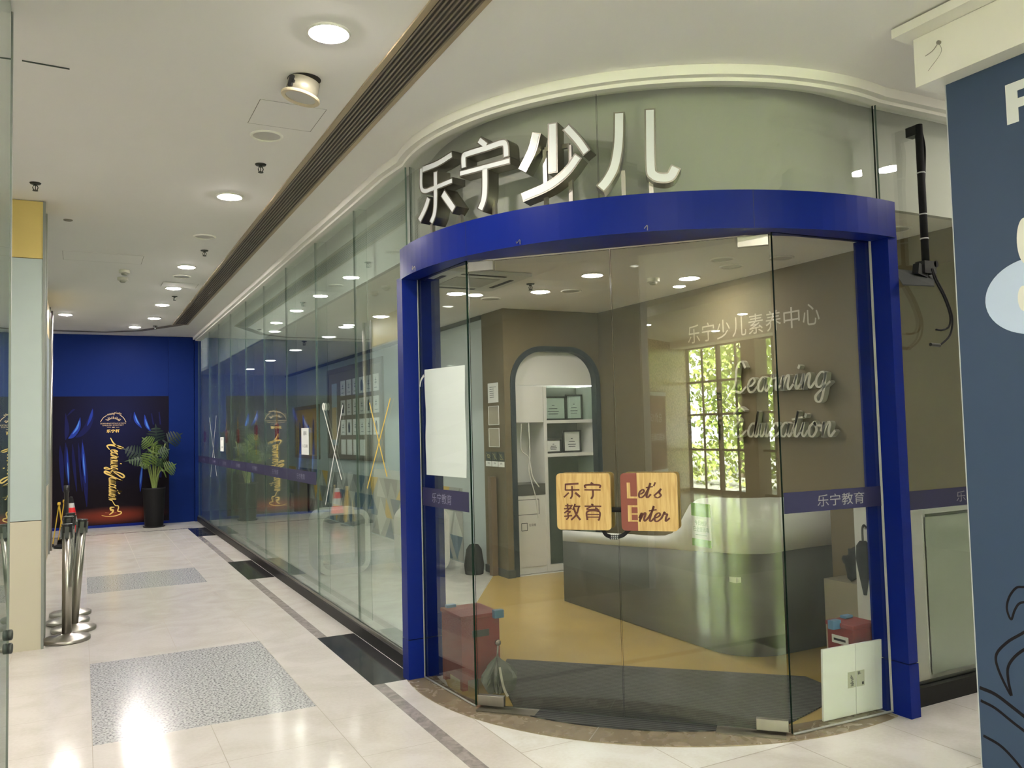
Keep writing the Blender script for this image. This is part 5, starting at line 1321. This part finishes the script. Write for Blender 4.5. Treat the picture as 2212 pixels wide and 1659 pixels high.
# projector pole with bracket and cables behind the right glass ---------------
t = thing('projector_mount', 'black pole with empty projector bracket and dangling cables by the right glass wall', 'projector mount', (4.25, 3.035, 3.2))
py_ = 3.035
top = aty(1984, 270, py_); mid = aty(2000, 575, py_)
bm = bmesh.new(); tube(bm, [(top.x, py_, top.z), tuple(mid)], .021, 14); link('pole', bm, blackr, t, True)
bm = bmesh.new(); 
obox(bm, (mid.x, py_, mid.z - .01), (.05, 0, 0), (0, .03, 0), (0, 0, .035)); obox(bm, (mid.x - .05, py_, mid.z - .03), (.04, 0, -.01), (0, .02, 0), (.006, 0, .03)); tube(bm, [(mid.x + .05, py_ - .03, mid.z + .01), (mid.x + .05, py_ + .03, mid.z + .01)], .020, 12)
link('joint', bm, black, t)
bm = bmesh.new(); c = aty(1965, 600, py_)
poly(bm, [aty(1930, 580, py_ + .05), aty(2018, 590, py_ + .05), aty(2018, 617, py_ - .10), aty(1950, 614, py_ - .10)], .006, (0, 0, 1)); link('bracket_plate', bm, mat('dark bracket', (.022, .026, .022), .6, spec=.2), t)
for pts in ([(2012, 580), (2020, 605), (2038, 640), (2052, 680), (2050, 705), (2035, 713), (2022, 712)], [(2014, 580), (2024, 605), (2042, 640), (2056, 680), (2056, 710), (2048, 730), (2030, 746)]):
    bm = bmesh.new(); tube(bm, spline([tuple(aty(x, y, py_ - .03)) for x, y in pts], 5), .0055, 7); link('cable', bm, blackr, t, True)
bm = bmesh.new(); tube(bm, spline([(top.x + .02, py_, top.z - .02), (top.x + .045, py_, top.z - .12), (top.x + .035, py_, top.z - .25), (top.x + .024, py_, top.z - .34)], 5), .006, 6); link('cable', bm, blackr, t, True)
bm = bmesh.new(); tube(bm, [aty(2030, 746, py_ - .03), aty(2010, 744, py_ - .03)], .010, 8); link('plug', bm, black, t)
link('wall_clamp', B(((top.x - .03, py_, top.z - .06), (top.x + .03, 3.0985, top.z - .005))), black, t)
bm = bmesh.new()
for z_ in (top.z - .28, top.z - .52, top.z - .66): lathe(bm, [(.022, -.004), (.024, 0), (.022, .004)], 14, (top.x + (mid.x - top.x) * (top.z - z_) / (top.z - mid.z), py_, z_))
link('cable_tie', bm, letterw, t)

# ================================================================== HALL BEHIND THE LONG GLASS WALL
HX = 4.0
def hallmat():
    m = mat('triangle mural', (.4, .42, .4), .6); nt = m.node_tree; b = nt.nodes['Principled BSDF']
    return m
struct('wall_hall_end', B(((1.9, 18.4, 0), (4.1, 18.5, CEIL)), ((1.89, 16.6, 0), (1.925, 18.4, CEIL))), wallw, 'far end wall of the hall')
struct('wall_hall', B(((HX, 8.36, 0), (HX + .1, 18.4, ICEIL))), mat('grey blue hall wall', (.46, .52, .53), .7, var=.03, vscale=1), 'grey blue hall wall behind the long glass wall')
struct('trim_13', B(((HX - .03, 8.36, ICEIL - .05), (HX, 18.39, ICEIL - .005))), mat('painted shadow gap', (.09, .10, .10), .6), 'dark strip painted as the shadow gap at the top of the hall wall')  # shade where wall meets ceiling, put in as a dark coloured strip
mur = tag(link('triangle_mural', B(((HX - .006, 9.0, .02), (HX, 18.38, .88))), mat('grey mural print', (.36, .38, .37), .6)), 'triangle patterned dado along the hall wall behind the glass', 'mural', None, 'structure')
tri = [bmesh.new() for _ in range(4)]; r_ = random.Random(11)
for row in range(3):
    z0, z1 = .02 + .287 * row, .02 + .287 * (row + 1)
    y = 9.0
    while y < 18.1:
        w = r_.uniform(.32, .46); k = r_.random(); ci = 0 if k < .22 else 1 if k < .5 else 2 if k < .75 else 3
        pts = [(HX - .0075, y, z0), (HX - .0075, min(18.37, y + w), z0), (HX - .0075, y + w * r_.uniform(.1, .9), z1)] if r_.random() < .5 else [(HX - .0075, y, z1), (HX - .0075, min(18.37, y + w), z1), (HX - .0075, y + w * r_.uniform(.1, .9), z0)]
        poly(tri[ci], pts, 0, (-1, 0, 0)); y += w * .8
for b, m, nm in zip(tri, (mat('mural yellow', (.62, .42, .10), .6), mat('mural grey', (.22, .24, .24), .6), mat('mural blue', (.10, .17, .24), .6), mat('mural pale', (.55, .58, .55), .6)), ('yellow_triangles', 'grey_triangles', 'blue_triangles', 'pale_triangles')): 
    for v in b.verts: v.co.x -= .0004 * (('yellow_triangles', 'grey_triangles', 'blue_triangles', 'pale_triangles').index(nm))
    link(nm, b, m, mur)
t = thing('notice_board', 'large brown framed notice board with rows of papers on the hall wall', 'notice board', (HX, 13.3, 1.15))
link('board', B(((HX - .02, 11.85, 1.16), (HX, 14.85, 2.66))), mat('olive board', (.25, .235, .19), .7), t)
bm = B(((HX - .035, 11.80, 1.12), (HX, 11.88, 2.70)), ((HX - .035, 14.82, 1.12), (HX, 14.9, 2.70)), ((HX - .035, 11.8, 2.62), (HX, 14.9, 2.70)), ((HX - .035, 11.8, 1.12), (HX, 14.9, 1.2))); link('frame', bm, mat('brown frame', (.17, .155, .13), .5), t)
for r in range(4):
    for c in range(6):
        if r == 3 and c > 3: continue
        ya, za = 14.05 - c * .36, 2.20 - r * .335
        nm = 'paper_notice'; o = link('pinned_paper', B(((HX - .024, ya - .27, za), (HX - .0202, ya, za + .26))), paper, t)
        if r < 3:
            bm = bmesh.new(); f = Frame((HX - .0246, ya - .135, za + .14), (0, -1, 0), (0, 0, 1))
            if (r * 5 + c * 3) % 4 == 1: poly(bm, [f.p(-.05, -.10), f.p(.05, -.10), f.p(.06, .0), f.p(.03, .07), f.p(-.02, .08), f.p(-.06, .02)], 0, f.n)
            else:
                ribbon(bm, [f.p(0, .07), f.p(0, -.04)], .012, 0, f.n); ribbon(bm, [f.p(-.04, .03), f.p(.04, .03)], .010, 0, f.n); ribbon(bm, [f.p(-.05, -.01), f.p(.05, -.01)], .010, 0, f.n); ribbon(bm, [f.p(-.07, -.09), f.p(.07, -.09)], .008, 0, f.n)
            link('print', bm, mat('slate print', (.06, .08, .12), .6), o)
o = link('tall_poster', B(((HX - .024, 14.30, 1.35), (HX - .0202, 14.62, 2.44))), mat('pale blue poster', (.45, .55, .62), .6), t)
bm = bmesh.new(); f = Frame((HX - .0248, 14.46, 1.9), (0, -1, 0), (0, 0, 1)); poly(bm, [f.p(-.15, -.45), f.p(.15, -.45), f.p(.15, .12), f.p(-.15, .12)], 0, f.n)
link('cream_panel', bm, mat('cream print', (.62, .50, .30), .6), o)
t = tag(link('wall_picture', B(((HX - .03, 15.6, 1.12), (HX, 17.45, 2.08))), mat('ochre picture', (.52, .34, .08), .6, var=.1)), 'ochre framed picture with dark tall figures on the hall wall', 'picture')
bm = bmesh.new()
for y_, h_, w_ in ((15.95, .72, .16), (16.35, .62, .2), (16.75, .80, .18), (17.05, .66, .16)): poly(bm, [(HX - .032, y_ - w_ / 2, 1.16), (HX - .032, y_ + w_ / 2, 1.16), (HX - .032, y_ + w_ * .4, 1.16 + h_ * .7), (HX - .032, y_ + w_ * .1, 1.16 + h_), (HX - .032, y_ - w_ * .3, 1.16 + h_ * .9)], 0, (-1, 0, 0))
link('figure_print', bm, mat('indigo print', (.03, .035, .08), .6), t)
link('picture_frame', B(((HX - .04, 15.56, 2.05), (HX, 17.49, 2.12)), ((HX - .04, 15.56, 1.08), (HX, 17.49, 1.14)), ((HX - .04, 15.56, 1.08), (HX, 15.62, 2.12)), ((HX - .04, 17.43, 1.08), (HX, 17.49, 2.12))), mat('bronze frame', (.25, .19, .08), .4), t)
for (x0, x1, yb, lab) in ((2.30, 2.90, 9.12, 'white rounded loop bench in the hall, nearer the glass wall'), (3.15, 3.66, 8.62, 'white rounded loop bench in the hall, near the tan corner')):
    t = thing('loop_bench', lab, 'bench', ((x0 + x1) / 2, yb, 0), 'white loop benches')
    pts = [((x0 + x1) / 2 + x, .36 + z) for x, z in rrect(x1 - x0 - .06, .66, .12, 6)]; pts.append(pts[0])
    bm = bmesh.new(); ribbon(bm, [V((x, yb, z)) for x, z in pts], .06, .40, (0, -1, 0)); link('frame', bm, whitel, t)
bm = bmesh.new(); box(bm, (3.80, 16.4, .005), (3.95, 16.9, .85)); tag(link('wood_board', bm, mat('olive board', (.25, .235, .19), .7)), 'olive brown board standing against the far hall wall', 'board')

# ================================================================== LOBBY DETAILS (seen mirrored in the doors)
P0 = V((-8.36, -4.035, 0)); pd_ = V((-.5219, -.853, 0)).normalized(); pn = V((.853, -.5219, 0)).normalized()
f = Frame(P0 + pn * .02, -pd_ if (-pd_).cross(V((0, 0, 1))).dot(pn) > 0 else pd_, (0, 0, 1))
t = thing('sale_poster', 'maroon poster with white print on the granite lobby wall', 'poster', tuple(P0))
bm = bmesh.new(); poly(bm, [f.p(-.75, .55, .012), f.p(.75, .55, .012), f.p(.75, 2.3, .012), f.p(-.75, 2.3, .012)], .01, f.n); link('sheet', bm, mat('maroon paper', (.14, .05, .045), .6), t)
bm = bmesh.new(); text(bm, '总价150万起', f, -.55, 1.62, 1.1, .22, .0135); text(bm, '地铁口精装人车分流', f, -.66, 1.22, 1.3, .17, .0135); poly(bm, [f.p(-.8, 2.2, .014), f.p(.8, 2.2, .014), f.p(.8, 2.28, .014), f.p(-.8, 2.28, .014)], 0, f.n); poly(bm, [f.p(-.8, .52, .014), f.p(.8, .52, .014), f.p(.8, .60, .014), f.p(-.8, .60, .014)], 0, f.n); link('print', bm, letterw, t)
c = f.p(.62, 2.45, .10)
t = thing('hanging_charm', 'round red new year charm hanging on the granite lobby wall', 'ornament', tuple(c))
bm = bmesh.new(); obox(bm, c, f.r * .02, f.n * .02, V((0, 0, .02)))
for i in range(24): pass
poly(bm, [c + f.r * (.26 * math.cos(a)) + V((0, 0, .26 * math.sin(a))) for a in [i * math.pi / 14 for i in range(28)]], .03, f.n); link('disc', bm, red, t)
bm = bmesh.new(); tube(bm, [c + V((0, 0, .26)), c + V((0, 0, .95))], .012, 6)
for k in range(3): bmesh.ops.create_icosphere(bm, subdivisions=1, radius=.10, matrix=Matrix.Translation(c + V((0, 0, -.4 - .25 * k))))
tube(bm, [c + V((0, 0, -.2)), c + V((0, 0, -1.35))], .03, 6); link('tassel', bm, red, t)
bm = bmesh.new(); text(bm, '福', Frame(c, f.r, (0, 0, 1)), -.13, -.13, .26, .26, .004); link('gold_character', bm, gold, t)
# trees outside
leafo = mat('sunlit leaf', (.26, .34, .06), .6, var=.35, vscale=3); bark = mat('bark', (.10, .075, .05), .8, var=.3)
def tree(x, y, h, w, lab, seed, low=1.2):
    r = random.Random(seed); t = thing('broadleaf_tree', lab, 'tree', (x, y, -.05), 'trees outside the lobby windows')
    bm = bmesh.new(); tube(bm, [(x, y, -.05), (x + .05, y, h * .35), (x - .03, y + .05, h * .7)], [.14, .11, .05], 8)
    for i in range(5):
        a = r.uniform(0, 6.28); tube(bm, [(x, y, h * .35), (x + w * .3 * math.cos(a), y + w * .3 * math.sin(a), h * .6)], [.06, .025], 6)
    link('trunk', bm, bark, t)
    bm = bmesh.new()
    for i in range(3600):
        u = V((r.gauss(0, 1), r.gauss(0, 1), r.gauss(0, 1))).normalized() * (r.random() ** .4)
        c = V((x + u.x * w, y + u.y * w * .6, low + (h - low) * (.5 + .5 * u.z)))
        n = V((r.uniform(-1, 1), r.uniform(-1, 1), r.uniform(.1, 1))).normalized(); a = n.orthogonal().normalized(); b = n.cross(a); s = r.uniform(.07, .14)
        bm.faces.new([bm.verts.new(c - a * s), bm.verts.new(c - b * s * .5), bm.verts.new(c + a * s), bm.verts.new(c + b * s * .5)])
    link('foliage', bm, leafo, t)
for i, (x, y, h, w, lo) in enumerate(((-18.5, -10.4, 6.0, 2.3, .5), (-15.6, -13.6, 7.0, 2.5, .4), (-12.9, -10.4, 6.2, 2.4, .5), (-10.2, -13.6, 7.2, 2.5, .4), (-7.6, -10.4, 6.0, 2.4, .5), (-4.9, -13.6, 7.0, 2.5, .4), (-2.3, -10.4, 6.2, 2.4, .6), (.6, -13.6, 7.0, 2.5, .4), (3.2, -10.4, 6.2, 2.3, .5))):
    tree(x, y, h, w, 'leafy green tree outside the lobby windows, number %d from the granite wall' % (i + 1), 20 + i, lo)

r = random.Random(77); bm = bmesh.new()
for i in range(5200):
    c = V((r.uniform(-17, 4.5), r.uniform(-8.1, -7.4), -.05 + 1.15 * r.random() ** .7)); n = V((r.uniform(-1, 1), r.uniform(-1, 1), r.uniform(.1, 1))).normalized(); a = n.orthogonal().normalized(); b = n.cross(a); q_ = r.uniform(.05, .11)
    bm.faces.new([bm.verts.new(c - a * q_), bm.verts.new(c - b * q_ * .5), bm.verts.new(c + a * q_), bm.verts.new(c + b * q_ * .5)])
tag(link('hedge', bm, leafo), 'low green hedge running along the outside of the lobby windows', 'hedge')

# ================================================================== PERSON WITH THE PHONE (behind the camera, mirrored in the doors)
FH = V((math.sin(YAW), math.cos(YAW), 0)); RH = V((math.cos(YAW), -math.sin(YAW), 0)); BASE = FH * -.42
def pp(x, y, z): return BASE + RH * x + FH * y + V((0, 0, z))
person = thing('person', 'person in a grey t-shirt and dark trousers holding up a phone, facing the shop doors', 'person', tuple(BASE))
skin = mat('skin', (.48, .29, .20), .5); cloth = mat('grey t-shirt', (.35, .36, .37), .8); trou = mat('dark trousers', (.05, .052, .06), .8); shoe = mat('grey sneaker', (.45, .44, .42), .6); hairm = mat('black hair', (.012, .011, .010), .6)
def skinned(name, verts, edges, radii, m, parent, sub=1, root=0):
    me = bpy.data.meshes.new(name); me.from_pydata([tuple(v) for v in verts], edges, []); me.materials.append(m)
    o = bpy.data.objects.new(name, me); COL.objects.link(o); o.parent = parent; o.matrix_parent_inverse = parent.matrix_basis.inverted()
    sk = o.modifiers.new('skin', 'SKIN'); sk.use_smooth_shade = True
    if sub: o.modifiers.new('sub', 'SUBSURF').levels = sub; o.modifiers['sub'].render_levels = sub
    if not me.skin_vertices: return o
    for i, r in enumerate(radii):
        s = me.skin_vertices[0].data[i]; s.radius = r if isinstance(r, tuple) else (r, r); s.use_root = (i == root)
    return o
vs = [pp(0, 0, .93), pp(0, .01, 1.10), pp(0, .01, 1.28), pp(0, 0, 1.42), pp(0, .02, 1.50), pp(0, .035, 1.57), pp(0, .045, 1.66), pp(0, .04, 1.72)]
rd = [(.15, .11), (.135, .10), (.16, .11), (.10, .08), .055, (.075, .085), (.078, .098), (.055, .07)]
ed = [(i, i + 1) for i in range(7)]
def add(p, r, frm):
    vs.append(p); rd.append(r); ed.append((frm, len(vs) - 1)); return len(vs) - 1
hands = []
for s in (-1, 1):
    a = add(pp(.19 * s, 0, 1.40), .06, 3); b = add(pp(.25 * s, .14, 1.19), .045, a); c = add(pp(.10 * s, .33, 1.46), .030, b); d = add(pp(.075 * s, .365, 1.52), (.018, .036), c)
    for k in range(4):
        z = 1.535 + .014 * k - .02; e = add(pp((.072 - .004 * k) * s, .395, z + .012), .0085, d); g = add(pp(.052 * s, .402, z + .026), .008, e); add(pp((.030 - .003 * (k % 2)) * s, .394, z + .034), .007, g)
    e = add(pp(.060 * s, .375, 1.545), .010, d); add(pp(.045 * s, .380, 1.575), .008, e)
    h = add(pp(.095 * s, 0, .86), .095, 0); kx = add(pp(.11 * s, .02, .48), .062, h); an = add(pp(.12 * s, -.01, .09), .042, kx); add(pp(.135 * s, .15, .05), .035, an)
skinned('body', vs, ed, rd, skin, person, 1)
sv = [pp(0, 0, .82), pp(0, .01, 1.10), pp(0, .01, 1.28), pp(0, 0, 1.42), pp(0, .01, 1.465)]; sr = [(.175, .135), (.16, .125), (.185, .135), (.125, .105), (.075, .075)]; se = [(0, 1), (1, 2), (2, 3), (3, 4)]
for s in (-1, 1):
    sv.append(pp(.19 * s, 0, 1.40)); sr.append(.078); se.append((3, len(sv) - 1)); sv.append(pp(.235 * s, .09, 1.27)); sr.append(.072); se.append((len(sv) - 2, len(sv) - 1))
skinned('t_shirt', sv, se, sr, cloth, person, 1)
tv = [pp(0, 0, 1.04), pp(0, 0, .90)]; tr_ = [(.155, .118), (.165, .125)]; te = [(0, 1)]
for s in (-1, 1):
    tv.append(pp(.095 * s, 0, .82)); tr_.append(.115); te.append((1, len(tv) - 1)); tv.append(pp(.11 * s, .02, .48)); tr_.append(.082); te.append((len(tv) - 2, len(tv) - 1)); tv.append(pp(.12 * s, -.005, .12)); tr_.append(.066); te.append((len(tv) - 2, len(tv) - 1))
skinned('trousers', tv, te, tr_, trou, person, 1)
for s in (-1, 1):
    skinned('shoe', [pp(.115 * s, -.07, .055), pp(.122 * s, .02, .06), pp(.135 * s, .13, .045), pp(.14 * s, .19, .04)], [(0, 1), (1, 2), (2, 3)], [(.045, .052), (.050, .058), (.050, .042), (.038, .034)], shoe, person, 1)
bm = bmesh.new(); bmesh.ops.create_icosphere(bm, subdivisions=3, radius=1)
for v in bm.verts:
    c = v.co.copy(); k = 1 + .05 * math.sin(17 * c.x) * math.sin(13 * c.y + 3 * c.z); v.co = pp(0, .02, 1.655) + RH * (c.x * .094 * k) + FH * (c.y * .108 * k) + V((0, 0, c.z * .105 * k))
bmesh.ops.delete(bm, geom=[v for v in bm.verts if (v.co - pp(0, 0, 1.67)).dot(FH) > .06 and v.co.z < 1.705 or v.co.z < 1.60], context='VERTS'); link('hair', bm, hairm, person, True)
bm = bmesh.new()
for s in (-1, 1): bmesh.ops.create_icosphere(bm, subdivisions=2, radius=.011, matrix=Matrix.Translation(pp(.031 * s, .128, 1.645)))
link('eye', bm, mat('eye', (.05, .04, .035), .3), person, True)
bm = bmesh.new(); tube(bm, [pp(0, .130, 1.645), pp(0, .152, 1.605), pp(0, .135, 1.60)], [.008, .013, .007], 8); link('nose', bm, skin, person, True)
bm = bmesh.new(); ribbon(bm, [pp(-.022, .128, 1.573), pp(0, .133, 1.571), pp(.022, .128, 1.573)], .008, .006, FH); link('mouth', bm, mat('lips', (.30, .12, .10), .5), person)
bm = bmesh.new()
for s in (-1, 1): bmesh.ops.create_icosphere(bm, subdivisions=2, radius=.026, matrix=Matrix.Translation(pp(.083 * s, .035, 1.635)) @ Matrix.Diagonal((.4, .6, 1, 1)))
link('ear', bm, skin, person, True)
ph = thing('mobile_phone', 'dark mobile phone held up in both hands by the person', 'phone', tuple(EYE - CF * .02))
bm = bmesh.new(); obox(bm, EYE - CF * .012 + CR * -.02 + CU * -.01, CR * .078, CU * .036, CF * .004); bevel(bm, .002, 1); link('case', bm, black, ph)
bm = bmesh.new(); obox(bm, EYE - CF * .0165 + CR * -.02 + CU * -.01, CR * .072, CU * .033, CF * .0004); link('screen', bm, mat('dark screen', (.02, .02, .025), .1), ph)
